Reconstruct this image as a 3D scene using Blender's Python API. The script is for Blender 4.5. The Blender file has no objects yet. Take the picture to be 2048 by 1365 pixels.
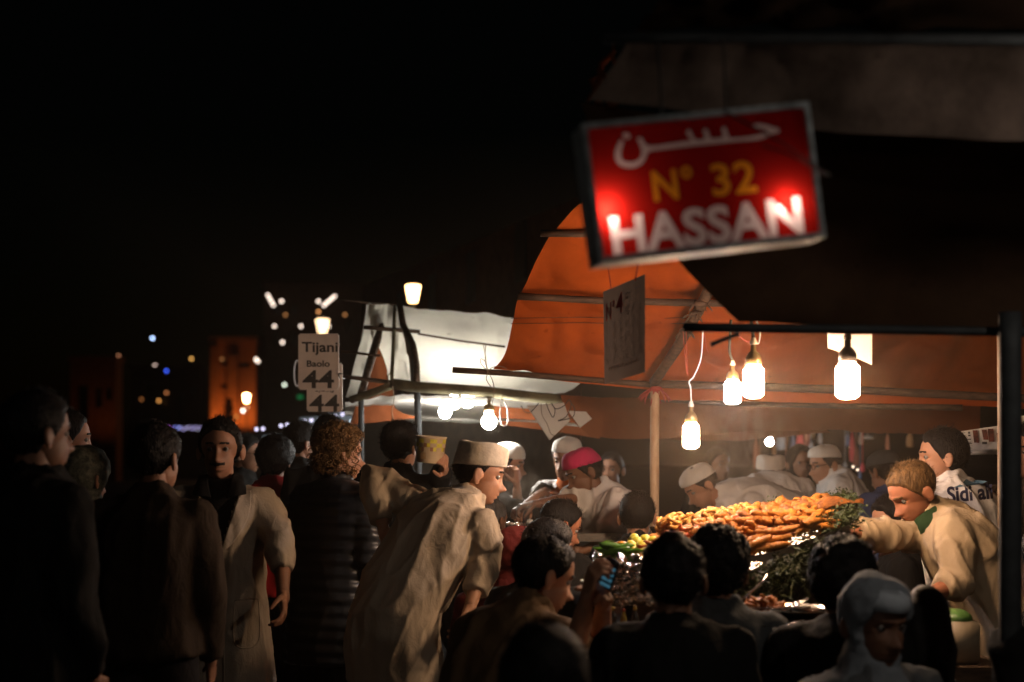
import bpy, bmesh, math, random
import numpy as np
from math import sin, cos, pi, radians, sqrt
from mathutils import Vector, Matrix
from mathutils.bvhtree import BVHTree

random.seed(7)
rng = np.random.default_rng(7)
SC = bpy.context.scene
C = SC.collection

# ------------------------------------------------------------------ camera
CAM_Z, HOR, FPX = 1.6, 925.0, 2844.0
cam_d = bpy.data.cameras.new('camera')
cam_d.sensor_width = 36.0
cam_d.lens = 50.0
cam_d.shift_y = 0.1184
cam_d.clip_start = 0.05
cam_d.clip_end = 2000.0
cam_d.dof.use_dof = True
cam_d.dof.focus_distance = 6.3
cam_d.dof.aperture_fstop = 1.75
cam = bpy.data.objects.new('camera', cam_d)
cam.location = (0, 0, CAM_Z)
cam.rotation_euler = (pi/2, 0, 0)
C.objects.link(cam)
SC.camera = cam

# ------------------------------------------------------------------ night sky and moonlight
world = bpy.data.worlds.new('World')
SC.world = world
world.use_nodes = True
wn = world.node_tree
wn.nodes.clear()
w_sky = wn.nodes.new('ShaderNodeTexSky')
w_sky.sky_type = 'NISHITA'
w_sky.sun_disc = False
w_sky.sun_elevation = radians(1.0)
w_sky.sun_rotation = radians(200)
w_bg = wn.nodes.new('ShaderNodeBackground')
w_bg.inputs['Strength'].default_value = 0.0006
w_out = wn.nodes.new('ShaderNodeOutputWorld')
wn.links.new(w_sky.outputs[0], w_bg.inputs['Color'])
wn.links.new(w_bg.outputs[0], w_out.inputs['Surface'])

sun_d = bpy.data.lights.new('moonlight', 'SUN')
sun_d.energy = 0.002
sun_d.angle = radians(0.5)
sun_d.color = (0.8, 0.88, 1.0)
sun = bpy.data.objects.new('moonlight', sun_d)
sun.rotation_euler = (radians(50), 0, radians(20))
C.objects.link(sun)

SC.view_settings.view_transform = 'Standard'
SC.view_settings.look = 'None'
SC.view_settings.gamma = 1.0
SC.view_settings.exposure = 0.0
SC.render.engine = 'CYCLES'
SC.cycles.use_denoising = True
SC.cycles.max_bounces = 6
SC.cycles.diffuse_bounces = 3
SC.cycles.glossy_bounces = 3
SC.cycles.transmission_bounces = 4
SC.cycles.transparent_max_bounces = 6
SC.cycles.volume_bounces = 0
SC.cycles.sample_clamp_indirect = 2.0
SC.cycles.sample_clamp_direct = 0.0
SC.cycles.use_light_tree = True
SC.cycles.blur_glossy = 0.5
SC.cycles.caustics_reflective = False
SC.cycles.caustics_refractive = False

# ------------------------------------------------------------------ helpers
def P(px, py, D):
    """A spot of the place: straight ahead px, py on the photograph's scale at D metres."""
    return Vector(((px-1024.0)/FPX*D, D, CAM_Z + (HOR-py)/FPX*D))

def _hash(ix, iy, iz):
    h = (ix*374761393 + iy*668265263 + iz*2147483647) & 0xFFFFFFFF
    h = ((h ^ (h >> 13)) * 1274126177) & 0xFFFFFFFF
    h = h ^ (h >> 16)
    return (h & 0xFFFF)/32767.5 - 1.0

def vnoise(p):
    p = np.asarray(p, dtype=np.float64) + 1000.0
    i = np.floor(p).astype(np.int64)
    f = p - i
    u = f*f*(3-2*f)
    out = 0
    for dx in (0, 1):
        wx = u[:, 0] if dx else 1-u[:, 0]
        for dy in (0, 1):
            wy = u[:, 1] if dy else 1-u[:, 1]
            for dz in (0, 1):
                wz = u[:, 2] if dz else 1-u[:, 2]
                out = out + wx*wy*wz*_hash(i[:, 0]+dx, i[:, 1]+dy, i[:, 2]+dz)
    return out

def fbm(p, oct=3):
    p = np.asarray(p, dtype=np.float64)
    a, s, o = 1.0, 0, 0
    for k in range(oct):
        s = s + a*vnoise(p*2**k + 17.3*k); o += a; a *= .5
    return s/o

def ridged(p, oct=2):
    p = np.asarray(p, dtype=np.float64)
    a, s, o = 1.0, 0, 0
    for k in range(oct):
        s = s + a*(1-2*np.abs(vnoise(p*2**k + 31.7*k))); o += a; a *= .5
    return s/o

# ---- materials
_mats = {}
def nmat(name):
    m = bpy.data.materials.new(name); m.use_nodes = True
    nt = m.node_tree; nt.nodes.clear()
    return m, nt, nt.nodes, nt.links

def surf(name, col, rough=.7, metal=0.0, var=.15, vscale=6.0, bump=0.0, bscale=40.0, spec=.4, detail=4.0,
         sheen=0.0, sub=0.0, col2=None, stretch=(1, 1, 1), coat=0.0, dist=.004):
    """plain procedural surface: two tones by noise, fine relief by noise"""
    key = name
    if key in _mats: return _mats[key]
    m, nt, N, L = nmat(name)
    b = N.new('ShaderNodeBsdfPrincipled'); o = N.new('ShaderNodeOutputMaterial')
    tc = N.new('ShaderNodeTexCoord'); mp = N.new('ShaderNodeMapping')
    mp.inputs['Scale'].default_value = stretch
    L.new(tc.outputs['Object'], mp.inputs['Vector'])
    nz = N.new('ShaderNodeTexNoise'); nz.inputs['Scale'].default_value = vscale; nz.inputs['Detail'].default_value = detail
    nz.inputs['Roughness'].default_value = .65
    L.new(mp.outputs[0], nz.inputs['Vector'])
    r = N.new('ShaderNodeValToRGB')
    c2 = col2 or tuple(max(0, c*(1-2.2*var)) for c in col)
    c1 = tuple(min(1, c*(1+var)) for c in col) if not col2 else col
    r.color_ramp.elements[0].position = .3; r.color_ramp.elements[1].position = .7
    r.color_ramp.elements[0].color = (*c2, 1); r.color_ramp.elements[1].color = (*c1, 1)
    L.new(nz.outputs['Fac'], r.inputs['Fac']); L.new(r.outputs[0], b.inputs['Base Color'])
    b.inputs['Roughness'].default_value = rough; b.inputs['Metallic'].default_value = metal
    b.inputs['Specular IOR Level'].default_value = spec
    if sheen: b.inputs['Sheen Weight'].default_value = sheen
    if coat: b.inputs['Coat Weight'].default_value = coat
    if sub:
        b.inputs['Subsurface Weight'].default_value = sub
        b.inputs['Subsurface Radius'].default_value = (.012, .005, .003)
        b.inputs['Subsurface Scale'].default_value = .5
    if bump:
        n2 = N.new('ShaderNodeTexNoise'); n2.inputs['Scale'].default_value = bscale; n2.inputs['Detail'].default_value = 3
        L.new(mp.outputs[0], n2.inputs['Vector'])
        bp = N.new('ShaderNodeBump'); bp.inputs['Strength'].default_value = bump; bp.inputs['Distance'].default_value = dist
        L.new(n2.outputs['Fac'], bp.inputs['Height']); L.new(bp.outputs[0], b.inputs['Normal'])
    L.new(b.outputs[0], o.inputs['Surface'])
    _mats[key] = m
    return m

def cloth(name, col, rough=.9, var=.08, wr=.55):
    """woven cloth: soft tone changes, sharp small creases, fine weave"""
    if name in _mats: return _mats[name]
    m, nt, N, L = nmat(name)
    b = N.new('ShaderNodeBsdfPrincipled'); o = N.new('ShaderNodeOutputMaterial'); tc = N.new('ShaderNodeTexCoord')
    mp = N.new('ShaderNodeMapping'); mp.inputs['Scale'].default_value = (1, 1, .55); mp.inputs['Rotation'].default_value = (.3, .25, 0)
    L.new(tc.outputs['Object'], mp.inputs['Vector'])
    nz = N.new('ShaderNodeTexNoise'); nz.inputs['Scale'].default_value = 5; nz.inputs['Detail'].default_value = 6; L.new(mp.outputs[0], nz.inputs['Vector'])
    r = N.new('ShaderNodeValToRGB'); r.color_ramp.elements[0].position = .3; r.color_ramp.elements[1].position = .7
    r.color_ramp.elements[0].color = (*[c*(1-2*var) for c in col], 1); r.color_ramp.elements[1].color = (*[min(1, c*(1+var)) for c in col], 1)
    L.new(nz.outputs['Fac'], r.inputs['Fac']); L.new(r.outputs[0], b.inputs['Base Color'])
    b.inputs['Roughness'].default_value = rough; b.inputs['Specular IOR Level'].default_value = .15
    w = N.new('ShaderNodeTexNoise'); w.noise_type = 'RIDGED_MULTIFRACTAL'; w.inputs['Scale'].default_value = 7.5; w.inputs['Detail'].default_value = 3.5; w.inputs['Distortion'].default_value = .8
    L.new(mp.outputs[0], w.inputs['Vector'])
    f = N.new('ShaderNodeTexNoise'); f.inputs['Scale'].default_value = 160; f.inputs['Detail'].default_value = 2; L.new(tc.outputs['Object'], f.inputs['Vector'])
    b1 = N.new('ShaderNodeBump'); b1.inputs['Strength'].default_value = wr; b1.inputs['Distance'].default_value = .03; L.new(w.outputs['Fac'], b1.inputs['Height'])
    b2 = N.new('ShaderNodeBump'); b2.inputs['Strength'].default_value = .25; b2.inputs['Distance'].default_value = .003; L.new(f.outputs['Fac'], b2.inputs['Height']); L.new(b1.outputs[0], b2.inputs['Normal'])
    c = N.new('ShaderNodeTexNoise'); c.inputs['Scale'].default_value = 26; c.inputs['Detail'].default_value = 4; c.inputs['Distortion'].default_value = 1.2; L.new(mp.outputs[0], c.inputs['Vector'])
    b3 = N.new('ShaderNodeBump'); b3.inputs['Strength'].default_value = .5; b3.inputs['Distance'].default_value = .008; L.new(c.outputs['Fac'], b3.inputs['Height']); L.new(b2.outputs[0], b3.inputs['Normal'])
    L.new(b3.outputs[0], b.inputs['Normal']); L.new(b.outputs[0], o.inputs['Surface'])
    _mats[name] = m
    return m

def glow(name, col, strength):
    if name in _mats: return _mats[name]
    m, nt, N, L = nmat(name)
    e = N.new('ShaderNodeEmission'); o = N.new('ShaderNodeOutputMaterial')
    e.inputs['Color'].default_value = (*col, 1); e.inputs['Strength'].default_value = strength
    L.new(e.outputs[0], o.inputs['Surface'])
    _mats[name] = m
    return m

def sheetmat(name, col, trans, col_t=None, var=.2, vscale=3.0, bump=.5, bscale=9.0, stretch=(1, 1, 1), spots=True):
    """thin cloth: diffuse on the lit side, some light through"""
    if name in _mats: return _mats[name]
    m, nt, N, L = nmat(name)
    d = N.new('ShaderNodeBsdfDiffuse'); t = N.new('ShaderNodeBsdfTranslucent'); mx = N.new('ShaderNodeMixShader')
    o = N.new('ShaderNodeOutputMaterial'); tc = N.new('ShaderNodeTexCoord'); mp = N.new('ShaderNodeMapping')
    mp.inputs['Scale'].default_value = stretch
    L.new(tc.outputs['Object'], mp.inputs['Vector'])
    nz = N.new('ShaderNodeTexNoise'); nz.inputs['Scale'].default_value = vscale; nz.inputs['Detail'].default_value = 8; nz.inputs['Roughness'].default_value = .7
    L.new(mp.outputs[0], nz.inputs['Vector'])
    r = N.new('ShaderNodeValToRGB')
    r.color_ramp.elements[0].position = .3; r.color_ramp.elements[1].position = .68
    r.color_ramp.elements[0].color = (*[c*(1-var*1.6) for c in col], 1); r.color_ramp.elements[1].color = (*[min(1, c*(1+var*.5)) for c in col], 1)
    L.new(nz.outputs['Fac'], r.inputs['Fac'])
    last = r.outputs[0]
    if spots:
        n3 = N.new('ShaderNodeTexNoise'); n3.inputs['Scale'].default_value = 14; n3.inputs['Detail'].default_value = 5
        L.new(mp.outputs[0], n3.inputs['Vector'])
        r3 = N.new('ShaderNodeValToRGB'); r3.color_ramp.elements[0].position = .66; r3.color_ramp.elements[1].position = .74
        r3.color_ramp.elements[0].color = (1, 1, 1, 1); r3.color_ramp.elements[1].color = (.55, .5, .48, 1)
        L.new(n3.outputs['Fac'], r3.inputs['Fac'])
        mm = N.new('ShaderNodeMix'); mm.data_type = 'RGBA'; mm.blend_type = 'MULTIPLY'; mm.inputs[0].default_value = 1
        L.new(last, mm.inputs[6]); L.new(r3.outputs[0], mm.inputs[7]); last = mm.outputs[2]
    L.new(last, d.inputs['Color'])
    if col_t: t.inputs['Color'].default_value = (*col_t, 1)
    else: L.new(last, t.inputs['Color'])
    n2 = N.new('ShaderNodeTexNoise'); n2.inputs['Scale'].default_value = bscale; n2.inputs['Detail'].default_value = 4
    L.new(mp.outputs[0], n2.inputs['Vector'])
    bp = N.new('ShaderNodeBump'); bp.inputs['Strength'].default_value = bump; bp.inputs['Distance'].default_value = .012
    L.new(n2.outputs['Fac'], bp.inputs['Height']); L.new(bp.outputs[0], d.inputs['Normal'])
    mx.inputs[0].default_value = trans
    L.new(d.outputs[0], mx.inputs[1]); L.new(t.outputs[0], mx.inputs[2]); L.new(mx.outputs[0], o.inputs['Surface'])
    _mats[name] = m
    return m

# ---- shapes into a bmesh, world coordinates
def add_box(bm, c, size, rot=None):
    M = Matrix.Translation(c) @ (rot.to_4x4() if rot else Matrix.Identity(4)) @ Matrix.Diagonal((*size, 1))
    bmesh.ops.create_cube(bm, size=1.0, matrix=M)

def add_ball(bm, c, r, u=10, v=7, rot=None):
    if not hasattr(r, '__len__'): r = (r, r, r)
    M = Matrix.Translation(c) @ (rot.to_4x4() if rot else Matrix.Identity(4)) @ Matrix.Diagonal((*r, 1))
    bmesh.ops.create_uvsphere(bm, u_segments=u, v_segments=v, radius=1.0, matrix=M)

def ring_loft(bm, rings, cap=True):
    vs = [[bm.verts.new(p) for p in r] for r in rings]
    n = len(vs[0])
    for a, b in zip(vs[:-1], vs[1:]):
        for k in range(n):
            bm.faces.new((a[k], a[(k+1) % n], b[(k+1) % n], b[k]))
    if cap:
        bm.faces.new(vs[0][::-1]); bm.faces.new(vs[-1])
    return vs

def frame_of(d, hint=None):
    d = d.normalized()
    h = hint or (Vector((0, 0, 1)) if abs(d.z) < .9 else Vector((1, 0, 0)))
    x = h.cross(d)
    if x.length < 1e-5: x = Vector((0, 1, 0)).cross(d)
    x.normalize()
    return x, d.cross(x)

def add_tube(bm, pts, rad, n=8, flat=1.0, round_ends=False):
    """tapered tube through pts; closed"""
    pts = [Vector(p) for p in pts]
    if not hasattr(rad, '__len__'): rad = [rad]*len(pts)
    rad = list(rad)
    if round_ends:
        d0 = (pts[1]-pts[0]).normalized(); d1 = (pts[-1]-pts[-2]).normalized()
        r0, r1 = rad[0], rad[-1]
        pts = [pts[0]-d0*r0*.95, pts[0]-d0*r0*.6] + pts + [pts[-1]+d1*r1*.6, pts[-1]+d1*r1*.95]
        rad = [r0*.3, r0*.8] + rad + [r1*.8, r1*.3]
    rings = []; hint = None
    for i, p in enumerate(pts):
        d = (pts[min(i+1, len(pts)-1)]-pts[max(i-1, 0)])
        if d.length < 1e-9: d = Vector((0, 0, 1))
        x, y = frame_of(d, hint)
        hint = y
        rings.append([p + x*cos(2*pi*k/n)*rad[i] + y*sin(2*pi*k/n)*rad[i]*flat for k in range(n)])
    ring_loft(bm, rings)

def add_lathe(bm, c, prof, n=16, axis=Vector((0, 0, 1))):
    x, y = frame_of(axis)
    a = axis.normalized()
    rings = [[c + a*h + (x*cos(2*pi*k/n)+y*sin(2*pi*k/n))*max(r, 1e-4) for k in range(n)] for r, h in prof]
    ring_loft(bm, rings)

# ---- objects
_org = {}
def tag(o, label=None, cat=None, group=None, kind=None):
    if label: o['label'] = label
    if cat: o['category'] = cat
    if group: o['group'] = group
    if kind: o['kind'] = kind
    return o

def thing(name, label, cat, loc, group=None):
    o = bpy.data.objects.new(name, None); C.objects.link(o)
    o.location = loc; o.empty_display_size = .1
    _org[o.name] = Vector(loc)
    return tag(o, label, cat, group)

def link_mesh(name, me, parent=None, loc=None, mats=(), smooth=True):
    """me in world coordinates"""
    org = _org[parent.name] if parent else Vector(loc if loc is not None else (0, 0, 0))
    me.transform(Matrix.Translation(-org))
    for m in mats: me.materials.append(m)
    if smooth and len(me.polygons): me.polygons.foreach_set('use_smooth', [True]*len(me.polygons))
    me.name = name
    o = bpy.data.objects.new(name, me); C.objects.link(o)
    if parent: o.parent = parent
    else: o.location = org
    _org[o.name] = org
    return o

def obj(name, bm, m, parent=None, loc=None, smooth=True):
    me = bpy.data.meshes.new(name)
    bmesh.ops.recalc_face_normals(bm, faces=bm.faces)
    bm.to_mesh(me); bm.free()
    return link_mesh(name, me, parent, loc, m if isinstance(m, (list, tuple)) else (m,), smooth)

def lerp_grid(rows, nu, nv):
    """rows of control points (world) -> smooth grid of points nv x nu"""
    A = np.array([[list(p) for p in r] for r in rows], dtype=float)
    def resample(A, n, axis):
        k = A.shape[axis]
        t = np.linspace(0, k-1, n)
        i = np.clip(np.floor(t).astype(int), 0, k-2); f = t-i
        g = lambda j: np.take(A, np.clip(j, 0, k-1), axis=axis)
        sh = [1, 1, 1]; sh[axis] = n; f = f.reshape(sh)
        p0, p1, p2, p3 = g(i-1), g(i), g(i+1), g(i+2)
        return .5*((2*p1)+(-p0+p2)*f+(2*p0-5*p1+4*p2-p3)*f*f+(-p0+3*p1-3*p2+p3)*f**3)
    return resample(resample(A, nu, 1), nv, 0)

def grid_mesh(name, G):
    nv, nu, _ = G.shape
    idx = np.arange(nv*nu).reshape(nv, nu)
    f = np.stack([idx[:-1, :-1], idx[:-1, 1:], idx[1:, 1:], idx[1:, :-1]], -1).reshape(-1, 4)
    me = bpy.data.meshes.new(name)
    me.from_pydata(G.reshape(-1, 3).tolist(), [], f.tolist())
    me.update()
    return me

def sheet(name, rows, m, parent=None, nu=60, nv=30, amp=.01, nscale=(6, 6, 6), loc=None, ramp=.008, rscale=(9, 3, 3), label=None):
    G = lerp_grid(rows, nu, nv)
    q = G.reshape(-1, 3)
    du = np.gradient(G, axis=1); dv = np.gradient(G, axis=0)
    nn = np.cross(du, dv).reshape(-1, 3); nn /= np.linalg.norm(nn, axis=1)[:, None]+1e-9
    s = random.random()*50
    dsp = amp*fbm(q*np.array(nscale)+s, 3) + ramp*ridged(q*np.array(rscale)+s+9, 2)
    G = (q + nn*dsp[:, None]).reshape(G.shape)
    me = grid_mesh(name, G)
    return link_mesh(name, me, parent, loc, (m,))

# ---- lettering from the built-in font
def text_mesh(body, size=1.0, bold=0.0, spacing=1.0):
    cu = bpy.data.curves.new('lettering', 'FONT')
    cu.body = body; cu.size = size; cu.align_x = 'CENTER'; cu.align_y = 'CENTER'; cu.offset = bold; cu.space_character = spacing
    cu.resolution_u = 4
    o = bpy.data.objects.new('lettering', cu); C.objects.link(o)
    dg = bpy.context.evaluated_depsgraph_get()
    me = bpy.data.meshes.new_from_object(o.evaluated_get(dg))
    bpy.data.objects.remove(o); bpy.data.curves.remove(cu)
    co = np.array([v.co[:] for v in me.vertices])
    f = [list(p.vertices) for p in me.polygons]
    bpy.data.meshes.remove(me)
    return co, f

def loops_of(co, faces):
    cnt = {}
    for f in faces:
        for a, b in zip(f, f[1:]+f[:1]):
            cnt[(a, b)] = 1
    bd = {a: b for (a, b) in cnt if (b, a) not in cnt}
    out = []
    while bd:
        a = next(iter(bd)); lp = []
        while a in bd:
            b = bd.pop(a); lp.append(a); a = b
        if len(lp) > 2: out.append(co[lp][:, :2])
    return out

def fill_loops(loops):
    cu = bpy.data.curves.new('fill', 'CURVE'); cu.dimensions = '2D'; cu.fill_mode = 'FRONT'
    for lp in loops:
        s = cu.splines.new('POLY'); s.points.add(len(lp)-1)
        for p, q in zip(s.points, lp): p.co = (q[0], q[1], 0, 1)
        s.use_cyclic_u = True
    o = bpy.data.objects.new('fill', cu); C.objects.link(o)
    dg = bpy.context.evaluated_depsgraph_get()
    me = bpy.data.meshes.new_from_object(o.evaluated_get(dg))
    bpy.data.objects.remove(o); bpy.data.curves.remove(cu)
    return me

def place_text(name, body, center, ex, ey, width, height, m, parent, bold=0.0, lift=.003, spacing=1.0):
    """flat lettering fitted to width x height on the plane ex, ey"""
    co, f = text_mesh(body, 1.0, bold, spacing)
    lo, hi = co.min(0), co.max(0)
    s = (co-(lo+hi)/2)
    s[:, 0] *= width/(hi[0]-lo[0]); s[:, 1] *= height/(hi[1]-lo[1])
    ex = Vector(ex).normalized(); ey = Vector(ey).normalized(); nz = ex.cross(ey)
    pts = [Vector(center)+ex*p[0]+ey*p[1]+nz*lift for p in s]
    me = bpy.data.meshes.new(name); me.from_pydata([tuple(p) for p in pts], [], f); me.update()
    return link_mesh(name, me, parent, None, (m,), smooth=False)

# ---- voxel union for bodies and clothes
_tmp = bpy.data.scenes.new('workbench')
_vl = _tmp.view_layers[0]
def union(bm, voxel, smooth=4, fac=.5):
    me = bpy.data.meshes.new('u'); bmesh.ops.recalc_face_normals(bm, faces=bm.faces); bm.to_mesh(me); bm.free()
    o = bpy.data.objects.new('u', me); _tmp.collection.objects.link(o)
    r = o.modifiers.new('r', 'REMESH'); r.mode = 'VOXEL'; r.voxel_size = voxel
    if smooth:
        s = o.modifiers.new('s', 'SMOOTH'); s.iterations = smooth; s.factor = fac
    _vl.update()
    ev = o.evaluated_get(_vl.depsgraph)
    out = bpy.data.meshes.new_from_object(ev)
    bpy.data.objects.remove(o); bpy.data.meshes.remove(me)
    return out

def get_co(me):
    a = np.empty(len(me.vertices)*3); me.vertices.foreach_get('co', a); return a.reshape(-1, 3)
def set_co(me, a):
    me.vertices.foreach_set('co', np.asarray(a, dtype=np.float64).ravel()); me.update()
def get_no(me):
    a = np.empty(len(me.vertices)*3); me.vertices.foreach_get('normal', a); return a.reshape(-1, 3)
def bm_of(mes):
    bm = bmesh.new()
    for m in mes: bm.from_mesh(m)
    return bm
# ------------------------------------------------------------------ ground
M_GROUND = surf('paving', (.06, .055, .05), .75, 0, .3, 3, .6, 20)
bm = bmesh.new()
bmesh.ops.create_grid(bm, x_segments=2, y_segments=2, size=600)
tag(obj('ground', bm, M_GROUND), kind='structure')

# ------------------------------------------------------------------ materials of the stalls
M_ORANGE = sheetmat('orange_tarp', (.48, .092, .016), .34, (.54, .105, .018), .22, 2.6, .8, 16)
M_ORANGE2 = sheetmat('dark_orange_tarp', (.19, .055, .020), .25, (.24, .07, .024), .2, 2.4, .5, 12)  # darker, browner orange than the roof tarp
M_WHITET = sheetmat('white_tarp', (.76, .73, .66), .37, (.84, .79, .66), .10, 3.5, .4, 10)
M_OLIVE = surf('olive_canvas', (.16, .14, .075), .95, 0, .25, 8, .7, 30)
M_BROWN = sheetmat('brown_tarp', (.036, .022, .014), .06, None, .3, 2, .5, 8)
M_GREYT = sheetmat('pale_tarp', (.11, .08, .064), .10, None, .45, 3.2, 1.0, 7)
M_WOOD = surf('dark_wood', (.075, .042, .025), .75, 0, .35, 10, .5, 45, .3, 5, stretch=(1, 6, 6))
M_PEEL = surf('peeling_painted_wood', (.52, .40, .27), .7, 0, .25, 9, .8, 30, .3, 6, col2=(.30, .17, .09), stretch=(3, 3, .8))
M_STEEL = surf('grey_steel', (.03, .034, .036), .7, .2, .2, 14, .3, 40)
M_RAG = cloth('red_rag', (.28, .035, .03))
M_STRING = surf('string', (.22, .16, .10), .9)
M_REDSTR = surf('red_string', (.35, .05, .03), .9)
M_WIREW = surf('white_wire', (.6, .58, .52), .45)
M_WIREB = surf('black_wire', (.025, .022, .02), .5)
M_PAPER = sheetmat('paper', (.74, .70, .64), .3, None, .06, 5, .15, 20, spots=False)

# ------------------------------------------------------------------ orange tent
orange = thing('orange_tent', 'orange canvas tent with wooden purlins over the fried food stall', 'tent', P(1310, 900, 7.2)*1.0)
orange.location.z = 0; _org[orange.name] = Vector(orange.location)
def dz(y0, y1, t): return y0+(y1-y0)*t
rows = [  # right-hand columns bent back, shaped so the tarp dims towards that side
    [P(1208, 386, 5.75), P(1330, 388, 5.75), P(1560, 390, 5.85), P(1830, 400, 6.70), P(2150, 410, 7.90)],
    [P(1103, 473, 6.15), P(1320, 474, 6.15), P(1570, 478, 6.25), P(1840, 486, 7.10), P(2160, 496, 8.30)],
    [P(1040, 590, 6.70), P(1310, 600, 6.70), P(1580, 606, 6.80), P(1850, 616, 7.70), P(2180, 628, 8.90)],
    [P(1026, 645, 6.95), P(1305, 660, 6.90), P(1585, 668, 7.05), P(1860, 680, 7.90), P(2190, 694, 9.10)],
    [P(1011, 705, 7.15), P(1305, 722, 7.15), P(1590, 730, 7.25), P(1865, 745, 8.15), P(2195, 760, 9.30)],
    [P(986, 745, 7.30), P(1303, 772, 7.30), P(1590, 784, 7.45), P(1870, 797, 8.30), P(2200, 812, 9.50)],
]
sheet('tarp', rows, M_ORANGE, orange, 170, 90, .012, (3.5, 3.5, 3.5), None, .034, (3.6, 1.2, 5.5))
def pole(name, pts, r, m, parent, n=10, knots=True):
    bm = bmesh.new()
    pts = [Vector(p) for p in pts]
    q = []
    for a, b in zip(pts[:-1], pts[1:]):
        k = max(2, int((b-a).length/.12))
        q += [a.lerp(b, i/k) for i in range(k)]
    q.append(pts[-1])
    rr = [r*(1+.09*float(vnoise(np.array([[p.x*5+3, p.y*5, p.z*5+r*99]]))[0])) for p in q] if knots else [r]*len(q)
    add_tube(bm, q, rr, n)
    return obj(name, bm, m, parent)
pole('purlin', [P(1081, 467, 6.1), P(1330, 470, 6.1), P(1600, 474, 6.05), P(2060, 486, 5.9)], .016, M_WOOD, orange)
pole('purlin', [P(1036, 593, 6.62), P(1205, 602, 6.62), P(1420, 607, 6.62), P(1800, 616, 6.5), P(2100, 624, 6.4)], .017, M_WOOD, orange)
pole('purlin', [P(905, 740, 7.25), P(1000, 746, 7.25), P(1305, 770, 7.22)], .016, M_WOOD, orange)
pole('beam', [P(1300, 768, 7.15), P(1480, 773, 7.1), P(1700, 780, 7.05), P(1900, 790, 7.0), P(2140, 802, 6.9)], .021, M_WOOD, orange)
pole('rafter', [P(1308, 765, 7.1), P(1352, 700, 6.9), P(1395, 625, 6.6), P(1428, 560, 6.35), P(1475, 470, 6.0)], .026, M_WOOD, orange)
pole('tent_pole', [P(1310, 768, 7.2), P(1309, 900, 7.2), Vector((P(1309, 900, 7.2).x, 7.2, 0))], .0235, M_PEEL, orange, 14)
# folded hem below the eave, left of the pole
sheet('hem', [[P(1000, 742, 7.28), P(1150, 752, 7.26), P(1305, 768, 7.24)], [P(1004, 748, 7.29), P(1150, 766, 7.28), P(1303, 780, 7.26)]], M_ORANGE, orange, 50, 5, .004, (8, 8, 8), None, .003)
# strip of tarp and second dark batten under the beam on the right
sheet('hem', [[P(1318, 774, 7.32), P(1600, 786, 7.3), P(1900, 796, 7.2), P(2150, 806, 7.1)], [P(1318, 800, 7.36), P(1600, 806, 7.34), P(1900, 812, 7.24), P(2150, 822, 7.14)]], M_ORANGE, orange, 60, 6, .006, (6, 6, 6), None, .004)
pole('batten', [P(1312, 797, 7.42), P(1450, 806, 7.4), P(1700, 812, 7.35), P(1925, 816, 7.2)], .017, M_WOOD, orange)
# hanging back flap
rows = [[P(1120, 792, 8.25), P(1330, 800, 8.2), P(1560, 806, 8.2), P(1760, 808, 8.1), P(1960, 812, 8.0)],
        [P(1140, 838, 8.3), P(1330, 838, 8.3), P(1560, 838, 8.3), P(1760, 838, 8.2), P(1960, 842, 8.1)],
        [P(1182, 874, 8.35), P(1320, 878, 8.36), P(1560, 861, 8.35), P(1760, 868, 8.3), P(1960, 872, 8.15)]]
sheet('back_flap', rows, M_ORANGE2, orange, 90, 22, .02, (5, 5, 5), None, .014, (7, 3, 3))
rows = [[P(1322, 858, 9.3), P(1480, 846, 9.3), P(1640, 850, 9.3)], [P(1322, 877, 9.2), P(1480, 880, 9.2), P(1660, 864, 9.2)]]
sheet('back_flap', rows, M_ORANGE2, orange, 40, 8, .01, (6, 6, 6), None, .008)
# seams: a sewn double fold running along the tarp
def seam(y0, y1, D0, D1, off):
    bm = bmesh.new()
    add_tube(bm, [P(1022, y0, D0-.02), P(1160, y0-2, D0-.02), P(1300, y0+1, D0-.02), P(1420, y1, D1-.02)], .0016, 6)
    obj('seam', bm, M_WOOD, orange)
seam(637, 634, 6.88, 6.85, 0); seam(648, 646, 6.93, 6.9, 0)
# red rag lashing at the pole head, dark lashings on the rafter
def rag(c, n, ln, m, parent, name='rag_lashing', r=.004, down=.6):
    bm = bmesh.new()
    bmesh.ops.create_uvsphere(bm, u_segments=10, v_segments=6, radius=1, matrix=Matrix.Translation(c) @ Matrix.Diagonal((.034, .034, .016, 1)))
    for i in range(n):
        a = random.uniform(0, 2*pi); d = Vector((cos(a), sin(a)*.6, -random.uniform(.1, down)))
        p = c+Vector((cos(a)*.02, sin(a)*.02, 0)); pts = [p]
        for k in range(4):
            d = (d+Vector((random.uniform(-.3, .3), random.uniform(-.3, .3), -.22))).normalized()
            pts.append(pts[-1]+d*ln/4)
        add_tube(bm, pts, [r*1.4, r, r, r, r*.5], 5)
    obj(name, bm, m, parent)
rag(P(1312, 778, 7.15), 14, .09, M_RAG, orange)
for (x, y, D) in ((1392, 628, 6.55), (1402, 608, 6.5), (1372, 662, 6.7)):
    rag(P(x, y, D), 5, .05, M_WOOD, orange, 'rope_lashing')
def cord(name, pts, r, m, parent, n=5):
    """smooth thin line through points"""
    A = lerp_grid([[Vector(p) for p in pts], [Vector(p) for p in pts]], max(8, len(pts)*6), 2)[0]
    bm = bmesh.new(); add_tube(bm, [Vector(p) for p in A], r, n)
    return obj(name, bm, m, parent)
cord('string', [P(972, 690, 7.24), P(970, 720, 7.22), P(975, 744, 7.22), P(973, 760, 7.22), P(985, 778, 7.22)], .0022, M_STRING, orange)
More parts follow.
